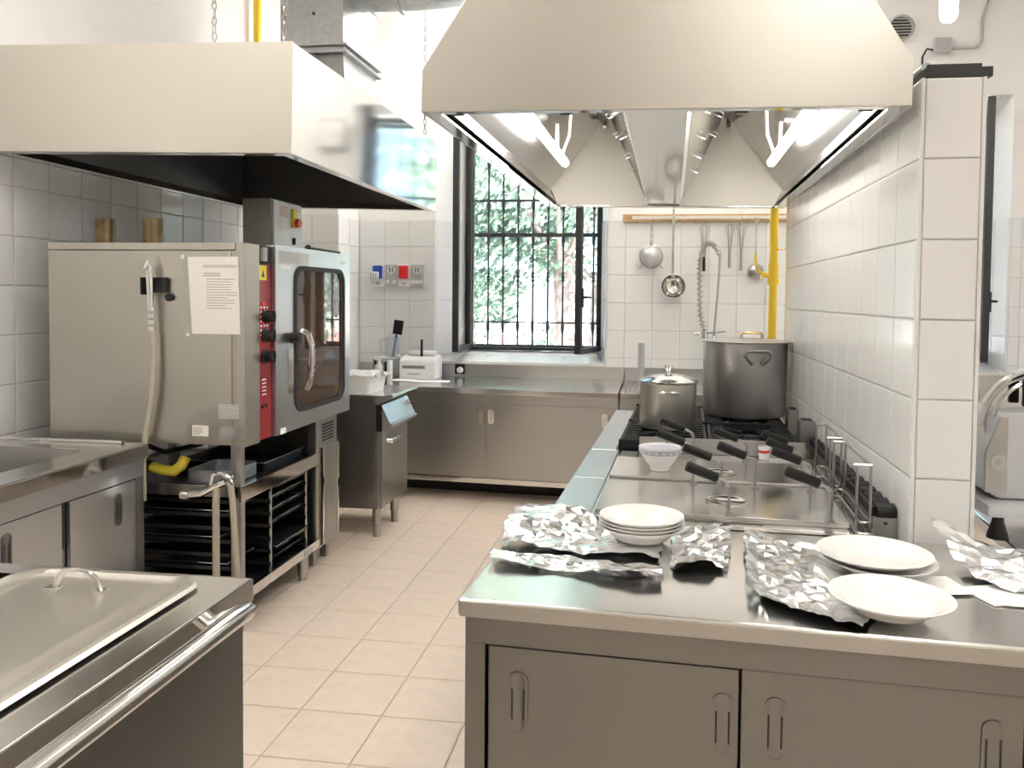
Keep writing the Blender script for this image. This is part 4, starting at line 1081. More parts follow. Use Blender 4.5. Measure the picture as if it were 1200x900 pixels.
# bottles stand on a small raised box so the jug is above the counter
t = thing('plastic_box', 'translucent storage box at the back of the counter', 'box', (-2.28, 6.85, ZC))
mb = MB(); ring_prism(mb, rrect(-2.455, -2.222, 6.79, 6.97, .02), rrect(-2.445, -2.232, 6.80, 6.96, .018), 'z', ZC, ZC+.155); mb.build('walls', 'clear_plastic', t)
MB().prism(rrect(-2.46, -2.217, 6.785, 6.975, .02), 'z', ZC+.155, ZC+.168).build('lid', 'white_plastic', t)
jug(-2.295, 6.86, ZC+.168, .062, .17, 'clear plastic jug holding spatulas on the storage box')
t = thing('spatula', 'black spatula standing in the clear jug', 'spatula', (-2.28, 6.86, ZC+.18))
MB().obox((-2.275, 6.86, ZC+.27), (.022, .008, .19), Matrix.Rotation(R(10), 3, 'Y')).build('handle', 'blue_plastic', t)
MB().obox((-2.245, 6.86, ZC+.43), (.085, .006, .125), Matrix.Rotation(R(8), 3, 'Y')).build('blade', 'black_plastic', t)
t = thing('spray_bottle', 'white spray bottle beside the jug', 'bottle', (-2.35, 6.72, ZC))
MB().lathe([(.03,0),(.032,.01),(.032,.10),(.012,.13),(.012,.15),(0,.15)], (-2.36, 6.70, ZC), 16).build('bottle_body', 'white_plastic', t)
MB().box(-2.40, -2.34, 6.69, 6.71, ZC+.15, ZC+.175).build('trigger_head', 'white_plastic', t, bevel=.004)
MB().box(-2.40, -2.388, 6.694, 6.706, ZC+.115, ZC+.15).build('trigger', 'black_plastic', t)
t = thing('cylinder_bottle', 'slim white cylinder bottle with dark side on the counter', 'bottle', (-2.25, 6.62, ZC))
MB().lathe([(.024,0),(.025,.004),(.025,.15),(.02,.158),(0,.158)], (-2.24, 6.62, ZC), 18).build('bottle_body', 'white_plastic', t)
MB().box(-2.285, -2.266, 6.61, 6.63, ZC, ZC+.145).build('side_clip', 'black_plastic', t, bevel=.003)
t = thing('water_bottle', 'clear plastic bottle standing between cylinder bottle and white appliance', 'bottle', (-2.19, 6.70, ZC))
MB().lathe([(.038,0),(.042,.01),(.042,.10),(.03,.15),(.018,.165),(.018,.185),(0,.185)], (-2.205, 6.73, ZC), 18).build('bottle_body', 'clear_plastic', t)
MB().lathe([(.020,0),(.020,.016),(0,.018)], (-2.205, 6.73, ZC+.186), 14).build('cap', 'white_plastic', t)
for k, (x, y, a, lab) in enumerate(((-1.83, 6.50, 8, 'loose white paper sheet lying on the back counter'), (-2.05, 6.52, -14, 'crooked paper sheet under the edge of the white appliance'))):
    MB().obox((x, y, ZC+.0015+k*.0015), (.28, .16, .001), Matrix.Rotation(R(a), 3, 'Z')).single('paper_sheet', 'paper_white', lab, 'paper', (x, y, ZC+.001))
t = thing('backsplash_socket', 'black socket with white plug set in the steel backsplash', 'socket', (-1.72, 6.99, .935))
MB().box(-1.765, -1.675, 6.985, 7.0055, .895, .985).build('socket_plate', 'black_plastic', t, bevel=.004)
MB().lathe([(.028,0),(.026,-.03),(.012,-.045),(0,-.045)], (-1.715, 6.985, .932), 14, 'y').build('plug', 'white_plastic', t)

# utensil rail
t = thing('utensil_rail', 'wooden utensil rail with steel strip and hooks on the tiled wall', 'rail', (.38, 7.0, 2.26))
MB().box(-.30, 1.10, 6.995, 7.026, 2.235, 2.298).build('rail_board', 'wood', t, bevel=.003)
MB().box(-.22, 1.10, 6.988, 6.995, 2.255, 2.283).build('metal_strip', 'rail_strip', t)
def hook(x): MB().tube([(x, 6.985, 2.275), (x, 6.965, 2.262), (x, 6.955, 2.235), (x, 6.96, 2.22), (x, 6.972, 2.218)], .0035, 6).build('hook', 'chrome', t)
HX = (-.058, .152, .205, .39, .60, .69, .832)
for x in HX: hook(x)
for x in (-.27, .45): MB().lathe([(.008,0),(.008,-.004),(0,-.005)], (x, 6.995, 2.266), 8, 'y').build('screw', 'brass', t)
UY = 6.955
t = thing('mesh_strainer', 'round mesh strainer hanging on a small chain from the rail', 'strainer', (-.055, UY, 2.2))
mb = MB(); z = 2.212; k = 0
while z > 2.06:
    mb.tube([(-.056+(.008*math.cos(a*.785) if k % 2 else 0), UY+(0 if k % 2 else .008*math.cos(a*.785)), z-.014+.018*math.sin(a*.785)) for a in range(8)], .004, 5, closed=True); z -= .029; k += 1
mb.build('chain_handle', 'utensil_steel', t)
c = (-.055, UY+.01, 1.935)
MB().tube([(c[0]+.096*math.cos(2*math.pi*k/28), c[1], c[2]+.096*math.sin(2*math.pi*k/28)) for k in range(28)], .006, 6, closed=True).tube([(-.056, UY, 2.05), (-.056, UY+.008, 2.03)], .008, 6).build('rim', 'steel', t)
MB().lathe([(.094,.004),(.088,-.03),(.07,-.06),(.04,-.082),(0,-.09)], c, 24, 'y').build('mesh_bowl', 'silver_label', t)
for s in (-1, 1): MB().tube([(c[0]+s*.07, c[1], c[2]-.07), (c[0]+s*.10, c[1]-.01, c[2]-.10)], .005, 6).build('rest_hook', 'wire', t)
t = thing('ladle', 'long handled steel ladle with deep bowl hanging from the rail', 'ladle', (.13, UY, 2.3))
MB().box(.119, .139, UY-.004, UY, 1.79, 2.335).tube([(.129, UY-.002, 2.33), (.129, UY+.02, 2.345), (.129, UY+.03, 2.33)], .007, 6).build('handle', 'steel_polished', t, bevel=.001)
MB().box(.116, .144, UY-.008, UY+.004, 1.76, 1.80).build('ferrule', 'steel', t)
MB().lathe([(.100,0),(.096,.025),(.078,.055),(.045,.078),(0,.086),(0,.082),(.044,.074),(.075,.052),(.092,.024),(.096,0)], (.134, UY-.035, 1.685), 30, 'y', cap=False).build('bowl', 'steel_polished', t)
MB().tube([(.134+.099*math.cos(2*math.pi*k/30), UY-.036, 1.685+.099*math.sin(2*math.pi*k/30)) for k in range(30)], .004, 6, closed=True).build('bowl_rim', 'steel', t)
def whisk(x, z1, L, wr, hl, label, mt='utensil_steel', hang='loop'):
    """hangs with the wires up: loops at the top, handle below"""
    t = thing('whisk', label, 'whisk', (x, UY, z1))
    for k in range(3):
        a = math.pi*k/3; pts = []
        for q in range(13):
            s = q/12*2-1
            w_ = wr*math.cos(s*math.pi/2)**.7 if abs(s) < 1 else 0
            # closed balloon: start at the handle, round the top, back to the handle
        pts = []
        for q in range(15):
            an = math.pi*q/14
            rr = wr*math.sin(an)**.8 if 0 < q < 14 else .008
            side = math.cos(an)
            hz = z1-(1-math.sin(an)**.55)*(L-hl) if 0 < q < 14 else z1-(L-hl)
            off = (.012+ (wr-.012)*math.sin(an*1)**1.2)*( 1 if side >= 0 else -1)
            if 5 <= q <= 9: off = wr*side*1.6
            pts.append((x+off*math.cos(a), UY+off*math.sin(a)*.6, hz))
        MB().tube(pts, .0036, 5).build('wire_loop', 'utensil_steel', t)
    MB().tube([(x, UY, z1-(L-hl)), (x, UY, z1-L)], [.012, .014], 10).build('handle', mt, t)
whisk(.385, 2.205, .39, .045, .12, 'whisk with black handle hanging behind the spray hose', 'black_plastic')
whisk(.596, 2.205, .36, .045, .17, 'small steel whisk hanging beside the larger whisk')
whisk(.69, 2.212, .39, .052, .19, 'larger steel whisk hanging beside the smaller whisk')
t = thing('serving_spoon', 'steel serving ladle with long dark handle hanging next to the yellow pipe', 'ladle', (.81, UY, 2.26))
MB().box(.801, .815, UY-.003, UY, 1.85, 2.25).tube([(.808, UY-.002, 2.25), (.808, UY+.012, 2.262), (.808, UY+.02, 2.25)], .005, 6).build('handle', 'aluminium', t)
MB().lathe([(.070,.01),(.069,0),(.060,-.025),(.040,-.044),(.018,-.053),(0,-.055)], (.812, UY-.004, 1.812), 28, 'y').build('bowl', 'aluminium', t)

# pre-rinse spray tap with spring
t = thing('pre_rinse_tap', 'chrome pre-rinse spray tap with coiled spring hose at the wash sink', 'tap', (.42, 6.86, .873))
TY = 6.87
MB().tube([(.40, TY, .873), (.40, TY, 1.24)], .014, 10).build('riser', 'chrome', t)
MB().lathe([(.026,0),(.026,.012),(.014,.02)], (.40, TY, .873), 14).build('base_flange', 'chrome', t)
MB().lathe([(0,-.045),(.022,-.04),(.024,.04),(.012,.05)], (.395, TY, 1.285), 14).lathe([(.018,-.05),(.02,-.045),(.02,-.02),(0,-.02)], (.37, TY, 1.29), 12, 'x').build('mixer_body', 'chrome', t)
MB().tube([(.40, TY, 1.295), (.47, TY-.03, 1.30), (.56, TY-.07, 1.315)], [.008,.006,.007], 8).build('lever', 'chrome', t)
cpts = [Vector((.385, TY, 1.34)), Vector((.36, TY, 1.45)), Vector((.352, TY, 1.60)), Vector((.348, TY, 1.75)), Vector((.350, TY, 1.88)), Vector((.362, TY, 1.96)), Vector((.385, TY, 2.02)), Vector((.42, TY, 2.045)), Vector((.455, TY-.01, 2.03)), Vector((.485, TY-.02, 1.995)), Vector((.502, TY-.02, 1.955))]
def resample(p, n_):
    out = []
    for k in range(n_+1):
        s = k/n_*(len(p)-1); i = min(int(s), len(p)-2); f_ = s-i
        p0, p1, p2, p3 = p[max(i-1,0)], p[i], p[i+1], p[min(i+2,len(p)-1)]
        out.append(.5*((2*p1)+(-p0+p2)*f_+(2*p0-5*p1+4*p2-p3)*f_*f_+(-p0+3*p1-3*p2+p3)*f_**3))
    return out
cl_ = resample(cpts, 120)
MB().tube(cl_[::4], .009, 8).build('inner_hose', 'grey_plastic', t)
hel = []
NT = 34; per = 10
rs = resample(cpts, NT*per)
for k, p in enumerate(rs):
    tg = (rs[min(k+1, len(rs)-1)]-rs[max(k-1,0)]).normalized(); u = Vector((0,1,0)); v = tg.cross(u).normalized(); u2 = v.cross(tg)
    a = 2*math.pi*k/per; hel.append(p+(u2*math.cos(a)+v*math.sin(a))*.020)
MB().tube(hel, .0042, 5).build('spring', 'utensil_steel', t)
MB().tube([(.502, TY-.02, 1.955), (.508, TY-.03, 1.93), (.505, TY-.03, 1.80), (.49, TY-.025, 1.55), (.475, TY-.02, 1.34), (.472, TY-.02, 1.26)], [.014,.010,.009,.009,.010,.014], 10).build('spray_arm', 'utensil_steel', t)
MB().lathe([(.012,0),(.018,.02),(.018,.05),(.010,.07)], (.472, TY-.02, 1.215), 12).build('spray_nozzle', 'chrome', t)

# warning sign at the end of the partition
t = thing('warning_sign', 'narrow red and white warning sign on the far end of the partition', 'sign', (.779, 5.05, 1.86))
MB().box(.7765, .7795, 5.00, 5.105, 1.75, 1.975).build('sign_plate', 'paper_white', t)
MB().box(.7755, .7765, 5.005, 5.10, 1.80, 1.97).build('red_field', 'red_plastic', t)
for k in range(6): MB().box(.7750, .7755, 5.02, 5.085, 1.815+k*.026, 1.828+k*.026).build('sign_letter', 'paper_white', t)
for k in range(2): MB().box(.7755, .7765, 5.02, 5.085, 1.762+k*.016, 1.77+k*.016).build('sign_print', 'ink_soft', t)

# things on the right end of the wash sink, beyond the partition
MB().lathe([(.035,0),(.038,.01),(.038,.14),(.025,.20),(.013,.22),(.013,.245),(0,.245)], (2.86, 6.62, .874), 18).single('clear_bottle', 'clear_plastic', 'clear plastic bottle standing on the sink beyond the slicer', 'bottle', (2.86, 6.62, .874))
for k in range(3):
    MB().lathe([(.06,0),(.065,.004),(.115,.05),(.12,.055),(.11,.05),(.06,.01),(0,.01)], (3.02, 6.6, .874+k*.016), 24).single('white_bowl', 'white_plastic', 'white bowl in a nested stack beyond the slicer', 'bowl', (3.02, 6.6, .874+k*.016), group='bowls stacked on the far sink')

# wall clock between window and rail, seen mirrored in the side of the box hood
t = thing('wall_clock', 'rounded square wall clock above the utensil rail, mirrored in the box hood', 'clock', (-.25, BY, 2.97))
MB().prism(rrect(-.385, -.115, 2.835, 3.105, .05), 'y', BY-.045, BY-.001).build('case', 'grey_plastic', t, bevel=.006)
MB().prism(rrect(-.365, -.135, 2.855, 3.085, .04), 'y', BY-.048, BY-.0455).build('dial', 'paper_white', t)
MB().obox((-.225, BY-.050, 2.985), (.075, .002, .008), Matrix.Rotation(R(-30), 3, 'Y')).build('hour_hand', 'ink', t)
MB().obox((-.28, BY-.050, 2.955), (.085, .002, .006), Matrix.Rotation(R(-25), 3, 'Y')).build('minute_hand', 'ink', t)
# ================================================================== ISLAND: FRONT COUNTER
PC = (-.468, 1.888, 0); RC = R(-3.5)
def front_counter():
    Z = .85
    t = thing('serving_counter', 'wide stainless counter with sliding doors in front of the range', 'counter', (-.4, 2.2, 0), RC, PC)
    L = [(-.468, 1.888), (1.95, 1.888), (1.95, 3.35), (1.04, 3.35), (1.02, 2.655), (.30, 2.640), (-.468, 2.605)]
    MB().prism(L, 'z', Z-.042, Z).build('worktop', 'steel_top', t, bevel=.010, seg=3)
    MB().box(-.462, 1.95, 1.8865, 1.892, Z-.042, Z-.007).build('worktop_edge', 'steel', t, bevel=.002)  # strip added over the lip, darker steel standing in for a dimmer reflection
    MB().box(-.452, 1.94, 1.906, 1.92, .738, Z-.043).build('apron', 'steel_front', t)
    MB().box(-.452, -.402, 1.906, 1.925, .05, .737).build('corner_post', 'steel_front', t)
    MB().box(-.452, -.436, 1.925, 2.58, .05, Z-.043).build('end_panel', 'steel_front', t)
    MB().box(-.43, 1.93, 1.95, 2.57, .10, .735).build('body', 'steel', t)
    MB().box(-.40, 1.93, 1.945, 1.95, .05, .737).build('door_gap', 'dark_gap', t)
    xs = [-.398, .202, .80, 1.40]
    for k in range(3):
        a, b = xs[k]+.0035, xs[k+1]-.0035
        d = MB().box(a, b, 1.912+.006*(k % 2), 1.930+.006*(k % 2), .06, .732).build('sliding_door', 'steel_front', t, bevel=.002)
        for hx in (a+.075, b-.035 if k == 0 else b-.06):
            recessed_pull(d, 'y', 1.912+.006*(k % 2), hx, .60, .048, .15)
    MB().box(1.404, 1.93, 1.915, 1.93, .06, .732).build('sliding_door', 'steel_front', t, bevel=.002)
    for x in (-.40, .7, 1.85):
        for y in (1.98, 2.52): MB().tube([(x,y,0),(x,y,.10)], .024, 10).build('foot', 'steel', t)
front_counter()

# ================================================================== ISLAND: PASTA COOKER AND GAS RANGE
PR = (-.465, 1.874, 0); RR = R(-2.2)
def rworld(x, y):  # range-local to world
    dx, dy = x-PR[0], y-PR[1]; c, s = math.cos(RR), math.sin(RR)
    return PR[0]+dx*c-dy*s, PR[1]+dx*s+dy*c
def pasta_cooker():
    t = thing('pasta_cooker', 'stainless pasta cooker with lidded wells between counter and gas range', 'cooker', (.1, 3.2, 0), RR, PR)
    X0, X1, Y0, Y1, Z = -.383, .655, 2.640, 3.88, .85
    MB().box(X0+.03, X1, Y0, Y1, .12, Z-.035).build('body', 'steel', t)
    for (a, b) in ((Y0, 3.26), (3.262, Y1)):
        MB().box(X0, -.245, a, b, Z-.034, Z+.004).build('operator_edge', 'steel_bluish', t, bevel=.006, seg=3)
        MB().box(-.244, X1, a, b, Z-.034, Z).build('deck', 'steel_top', t, bevel=.002)
        dd = MB().box(X0+.012, X0+.029, a+.02, b-.02, .16, .66).build('door', 'steel', t, bevel=.002)
        MB().tube([(X0+.012, a+.12, .60), (X0-.02, a+.13, .60), (X0-.02, a+.40, .60), (X0+.012, a+.41, .60)], .01, 8).build('door_handle', 'chrome', dd)
        p_ = MB().prism([(X0+.03, .68), (X0-.01, .68), (X0-.02, .70), (X0+.015, .81), (X0+.03, .81)], 'y', a+.005, b-.005).build('control_panel', 'steel', t)
        for k in range(2): MB().lathe([(.026,0),(.026,-.02),(.02,-.028),(0,-.028)], (X0-.002, a+.2+k*.2, .755), 16, 'x').build('knob', 'black_plastic', p_)
    for x in (X0+.08, X1-.08):
        for y in (Y0+.08, Y1-.08): MB().tube([(x,y,0),(x,y,.12)], .025, 10).build('foot', 'steel', t)
    # perforated drain tray on the operator side
    MB().box(-.235, -.15, 3.64, 3.86, Z+.001, Z+.004).build('drain_tray', 'dark_gap', t)
    for k in range(5): MB().box(-.23, -.155, 3.655+k*.042, 3.672+k*.042, Z+.004, Z+.009).build('drain_slat', 'steel', t)
pasta_cooker()
def well_lid(y0, y1, z, label, hole, hx):
    t = thing('well_lid', label, 'lid', (.18, (y0+y1)/2, z), RR, PR)
    x0, x1 = -.232, .592
    MB().box(x0, x1, y0, y1, z, z+.016).build('lid_plate', 'steel_top', t, bevel=.004)
    MB().box(x0+.01, x1-.01, y0-.006, y0-.0005, z-.001, z+.010).build('front_fold', 'steel', t)
    MB().lathe([(.075,0),(.075,.003),(.066,.004),(.060,.001),(0,.001)], (hx, hole, z+.016), 28).build('recessed_grip', 'steel_polished', t)
    MB().box(hx-.11, hx+.11, y0-.012, y0-.006, z, z+.006).build('lift_tab', 'steel_polished', t)
well_lid(2.725, 3.195, .852, 'stainless well lid nearest the aluminium foil', 2.93, .21)
well_lid(3.225, 3.620, .860, 'stainless well lid carrying the patterned bowl', 3.36, .20)

def gas_range():
    t = thing('gas_range', 'gas range with black cast iron grates carrying both pots', 'range', (.1, 4.58, 0), RR, PR)
    X0, X1, Y0, Y1, Z = -.383, .612, 3.885, 5.275, .85
    MB().box(X0+.03, X1, Y0, Y1, .12, Z-.035).build('body', 'steel', t)
    MB().box(X0, -.262, Y0, Y1, Z-.034, Z+.004).build('operator_edge', 'steel_bluish', t, bevel=.006, seg=3)
    MB().box(-.261, X1, Y0, Y1, Z-.034, Z).build('burner_deck', 'black_tray', t)
    MB().box(-.15, X1, Y0+.002, Y0+.012, Z, Z+.072).build('side_guard', 'steel', t, bevel=.003)
    MB().lathe([(.007,0),(.007,-.003),(0,-.003)], (-.02, Y0+.002, Z+.045), 8, 'y').build('guard_bolt', 'dark_gap', t)
    p_ = MB().prism([(X0+.03, .68), (X0-.01, .68), (X0-.02, .70), (X0+.015, .81), (X0+.03, .81)], 'y', Y0+.005, Y1-.005).build('control_panel', 'steel', t)
    for k in range(4): MB().lathe([(.026,0),(.026,-.02),(.02,-.028),(0,-.028)], (X0-.002, Y0+.2+k*.33, .755), 16, 'x').build('knob', 'black_plastic', p_)
    for k in range(2):
        dd = MB().box(X0+.012, X0+.029, Y0+.02+k*.69, Y0+.68+k*.69, .16, .66).build('door', 'steel', t, bevel=.002)
    for x in (X0+.08, X1-.08):
        for y in (Y0+.08, Y1-.08): MB().tube([(x,y,0),(x,y,.12)], .025, 10).build('foot', 'steel', t)
    # four grates with finned bars
    gx = [-.255, .175, .607]; gy = [Y0+.025, Y0+.70, Y1-.01]
    for i in range(2):
        for j in range(2):
            a, b, c, d = gx[i]+.004, gx[i+1]-.004, gy[j]+.004, gy[j+1]-.004
            zt = Z+.05
            mb = MB()
            mb.box(a, b, c, c+.016, Z+.012, zt).box(a, b, d-.016, d, Z+.012, zt).box(a, a+.016, c, d, Z+.012, zt-.01).box(b-.016, b, c, d, Z+.012, zt-.01)
            for q in ((a+.008, c+.008), (b-.008, c+.008), (a+.008, d-.008), (b-.008, d-.008)): mb.box(q[0]-.008, q[0]+.008, q[1]-.008, q[1]+.008, Z, Z+.012)
            g = mb.build('grate', 'cast_iron', t)
            mx, my = (a+b)/2, (c+d)/2
            nb = 11
            for k in range(1, nb):
                yy = c+(d-c)*k/nb
                for (p, q) in ((a+.016, a+.09), (b-.09, b-.016)):
                    MB().box(p, q, yy-.012, yy+.012, zt-.022, zt).build('grate_fin', 'cast_iron', g, bevel=.003)
            for an in range(4):
                ca, sa = math.cos(R(45+90*an)), math.sin(R(45+90*an))
                MB().obox((mx+ca*.14, my+sa*.17, zt-.012), (.17, .02, .022), Matrix.Rotation(math.atan2(sa*1.2, ca), 3, 'Z')).build('grate_arm', 'cast_iron', g)
            bn = MB().lathe([(.075,0),(.075,.012),(.055,.018),(.055,.028),(0,.03)], (mx, my, Z), 24).build('burner', 'aluminium', t)
            MB().lathe([(.045,0),(.045,.006),(0,.008)], (mx, my, Z+.03), 20).build('burner_cap', 'cast_iron', bn)
gas_range()

# flue strip with cast fins along the partition
def flue():
    t = thing('flue_grille', 'low steel flue with a row of black cast iron fins along the partition', 'flue', (.73, 3.3, .5))
    n_ = 17
    ya, yb = 2.70, 4.05
    xa = lambda y: .695+(y-2.65)*.034
    MB().prism([(xa(ya), ya), (.771, ya), (.771, yb), (xa(yb), yb)], 'z', .55, .885).build('flue_body', 'steel', t)
    MB().lathe([(.006,0),(.006,-.003),(0,-.003)], (.735, ya, .868), 10, 'y').build('bolt', 'dark_gap', t)
    MB().prism([(xa(ya)-.002, ya+.02), (xa(ya)+.010, ya+.02), (xa(yb)+.010, yb-.02), (xa(yb)-.002, yb-.02)], 'z', .885, .915).build('side_bar', 'cast_iron', t)
    for k in range(n_):
        y = ya+.03+(yb-ya-.06)*k/(n_-1)
        MB().prism([(y-.030, .885), (y+.030, .885), (y+.030, .902), (y+.012, .925), (y-.022, .918), (y-.030, .905)], 'x', xa(y)+.012, .771).build('fin', 'cast_iron', t, bevel=.003)
flue()
for (y0, y1, x0, x1, z1, lab) in ((4.06, 4.16, .700, .771, .992, 'upright stainless flue box at the end of the cast iron fins'), (4.52, 4.62, .714, .771, .985, 'upright stainless flue box beside the big pot')):
    b = MB(); b.box(x0, x1, y0, y1, .905, z1)
    t = thing('flue_box', lab, 'flue', ((x0+x1)/2, y0, .85))
    MB().box(x0, x1, y0, y1, .852, z1).build('box', 'steel', t, bevel=.003)
    MB().box(x0+.012, x1-.012, y0+.01, y1-.01, z1, z1+.004).build('cap', 'dark_gap', t)

# wire basket racks
def wire_rack(y0, y1, label):
    t = thing('wire_rack', label, 'wire rack', (.63, (y0+y1)/2, .852), RR, PR)
    a, b, z0, z1 = .604, .645, .857, 1.062
    r_ = .0048
    for (x, y) in ((a, y0), (b, y0), (a, y1), (b, y1)):
        MB().tube([(x, y, z0), (x, y, z1)], r_, 7).build('post', 'wire', t)
    MB().tube([(a-.012, y0, z1), (b+.004, y0, z1)], r_*1.1, 7).build('cross_wire', 'wire', t)
    MB().tube([(a, y1, z1), (b, y1, z1)], r_, 7).build('cross_wire', 'wire', t)
    MB().tube([(b, y0, z1), (b, y1, z1)], r_, 7).build('top_wire', 'wire', t)
    p = rrect(a-.006, b+.006, y0-.05, y1+.02, .022, 5)
    MB().tube([(*q, z0) for q in p], r_, 6, closed=True).build('base_loop', 'wire', t)
    p = rrect(a+.004, b-.004, y0-.03, y1, .015, 5)
    MB().tube([(*q, z0+.03) for q in p], r_*.8, 6, closed=True).build('inner_loop', 'wire', t)
wire_rack(2.70, 3.12, 'wire rack standing beside the well lid nearest the foil')
wire_rack(3.20, 3.54, 'wire rack standing beside the lid with the patterned bowl')

# pasta baskets: only their hooked rods and black grips rise above the lids
def basket(px, py, zb, zt, dx, label, g0=.036, gl=.105):
    t = thing('basket_handle', label, 'basket handle', (px, py, zb), group='black pasta basket grips')
    s = .36   # upward tilt towards the operator
    p1 = (px-.004, py, zt); 
    MB().tube([(px, py, zb), (px, py, zt-.012), (px-.005, py, zt-.002), (px-.016, py, zt+.005), (px-g0-.012, py+dx*.1, zt+g0*s+.003)], .0048, 8).build('rod', 'wire', t)
    MB().tube([(px+.0, py+.018, zb), (px, py+.018, zt-.02), (px-.012, py+.012, zt-.004)], .0032, 6).build('second_rod', 'wire', t)
    A = Vector((px-g0, py+dx*.1, zt+g0*s)); B = A+Vector((-gl, dx, gl*s))
    rr = [.011, .0165, .0165, .0175, .0175, .014]
    pts = [A.lerp(B, k) for k in (0, .03, .35, .6, .96, 1)]
    MB().tube(pts, rr, 12).build('grip', 'grip_plastic', t)
    MB().box(px-.014, px+.014, py-.006, py+.024, zb-.001, zb+.006).build('hook_foot', 'wire', t)
ORD = ('first', 'second', 'third', 'fourth')
for rows, zb, where in (
    (((.245, 2.705, .978), (.558, 2.66, .983)), .8695, 'on the lid beside the foil'),
    (((.150, 3.16, 1.012), (.250, 3.12, .965), (.378, 3.125, .975), (.578, 3.115, .965)), .8695, 'before the bowl lid'),
    (((.165, 3.56, 1.00), (.392, 3.56, .965), (.595, 3.54, .960), (.600, 3.44, .945)), .8775, 'before the gas range')):
    for k, (x, y, z) in enumerate(rows):
        basket(x, y, zb, z, .0, '%s black basket grip from the aisle, %s' % (ORD[k], where))
# small white cup
t = thing('plastic_cup', 'small white cup with red stripe standing by the basket grips', 'cup', (.50, 3.80, .85))
MB().lathe([(.022,0),(.027,.06),(.025,.06),(.020,.004),(0,.004)], (.495, 3.79, .8515), 18).build('cup', 'white_plastic', t)
MB().lathe([(.0245,.03),(.0252,.031),(.0258,.042),(.0252,.043)], (.495, 3.79, .8515), 18).build('stripe', 'red_plastic', t)
# patterned bowl
def bowl():
    c = (.022, 3.345, .8765)
    t = thing('patterned_bowl', 'cream china bowl with a grey patterned band on the well lid', 'bowl', c)
    MB().lathe([(.038,0),(.042,.004),(.040,.012),(.062,.04),(.080,.07),(.088,.098),(.085,.098),(.076,.07),(.058,.04),(.03,.016),(0,.014)], c, 36).build('bowl', 'china', t)
    MB().lathe([(.0820,.071),(.0826,.0715),(.0880,.0895),(.0872,.0895)], c, 36).build('band', 'china_band', t)
    for k in range(18):
        a = 2*math.pi*k/18
        MB().obox((c[0]+.0862*math.cos(a), c[1]+.0862*math.sin(a), c[2]+.081), (.0015, .010, .008), Matrix.Rotation(a, 3, 'Z')).build('band_motif', 'china', t)
bowl()

# ================================================================== POTS
def small_pot():
    c = (.066, 4.36, .9005); r = .149; h = .235
    t = thing('lidded_pot', 'shiny stainless casserole pot with glass knob lid on the range', 'pot', c)
    MB().lathe([(r*.96,0),(r,.012),(r,h),(r+.006,h+.004),(r-.004,h),(r-.006,.01),(0,.008)], c, 40).build('pot_body', 'steel_lid', t)
    MB().lathe([(r*.97,0),(r*.99,.004),(r*.99,.016),(r*.9,.017)], c, 40).build('base_disc', 'aluminium', t)
    l = MB().lathe([(r+.008,h+.006),(r+.008,h+.012),(r-.015,h+.02),(r*.6,h+.038),(.03,h+.048),(0,h+.049)], c, 40).build('lid', 'steel_polished', t)
    MB().lathe([(.014,h+.045),(.011,h+.06),(.018,h+.068),(.026,h+.078),(.022,h+.09),(0,h+.094)], c, 18).build('lid_knob', 'chrome', l)
    for (ax, ay) in ((.0, -1), (0, 1)):
        pts = [(c[0]-.05, c[1]+ay*(r-.002), c[2]+h*.80), (c[0]-.048, c[1]+ay*(r+.03), c[2]+h*.83), (c[0]-.03, c[1]+ay*(r+.042), c[2]+h*.85), (c[0]+.03, c[1]+ay*(r+.042), c[2]+h*.85), (c[0]+.048, c[1]+ay*(r+.03), c[2]+h*.83), (c[0]+.05, c[1]+ay*(r-.002), c[2]+h*.80)]
        MB().tube(pts, .007, 8).build('pot_handle', 'chrome', t)
small_pot()
def big_pot():
    c = (.518, 4.905, .9005); r = .243; h = .43
    t = thing('stock_pot', 'tall dull aluminium stock pot with brass handled lid on the range', 'pot', c)
    MB().lathe([(r*.93,0),(r*.965,.006),(r*.985,.03),(r,h),(r+.008,h+.003),(r-.004,h),(r*.97,.03),(0,.012)], c, 48).build('pot_body', 'aluminium', t)
    l = MB().lathe([(r+.02,h+.002),(r+.024,h+.006),(r-.01,h+.012),(r*.5,h+.020),(0,h+.022)], (c[0]+.012, c[1], c[2]), 48).build('lid', 'aluminium', t)
    hx = c[0]+.03
    MB().tube([(hx-.055, c[1]-.03, c[2]+h+.018), (hx-.055, c[1]-.03, c[2]+h+.045), (hx-.045, c[1]-.03, c[2]+h+.054), (hx+.055, c[1]-.03, c[2]+h+.054), (hx+.065, c[1]-.03, c[2]+h+.045), (hx+.065, c[1]-.03, c[2]+h+.018)], .009, 10).build('lid_handle', 'brass', l)
    for sg, cx in ((-1, c[0]+.045), (1, c[0])):
        y = c[1]+sg*(r-.002); o = sg*.014
        MB().tube([(cx-.028, y, c[2]+h*.74), (cx-.05, y+o, c[2]+h*.80), (cx-.072, y+o*1.6, c[2]+h*.86), (cx-.062, y+o*2.0, c[2]+h*.90), (cx-.03, y+o*2.4, c[2]+h*.915), (cx+.03, y+o*2.4, c[2]+h*.915), (cx+.062, y+o*2.0, c[2]+h*.90), (cx+.072, y+o*1.6, c[2]+h*.86), (cx+.05, y+o, c[2]+h*.80), (cx+.028, y, c[2]+h*.74)], [.011,.012,.011,.009,.009,.009,.009,.011,.012,.011], 10).build('pot_handle', 'aluminium', t)
big_pot()

# ================================================================== FOIL, PLATES, NAPKINS, SLICER
ZW = .8505
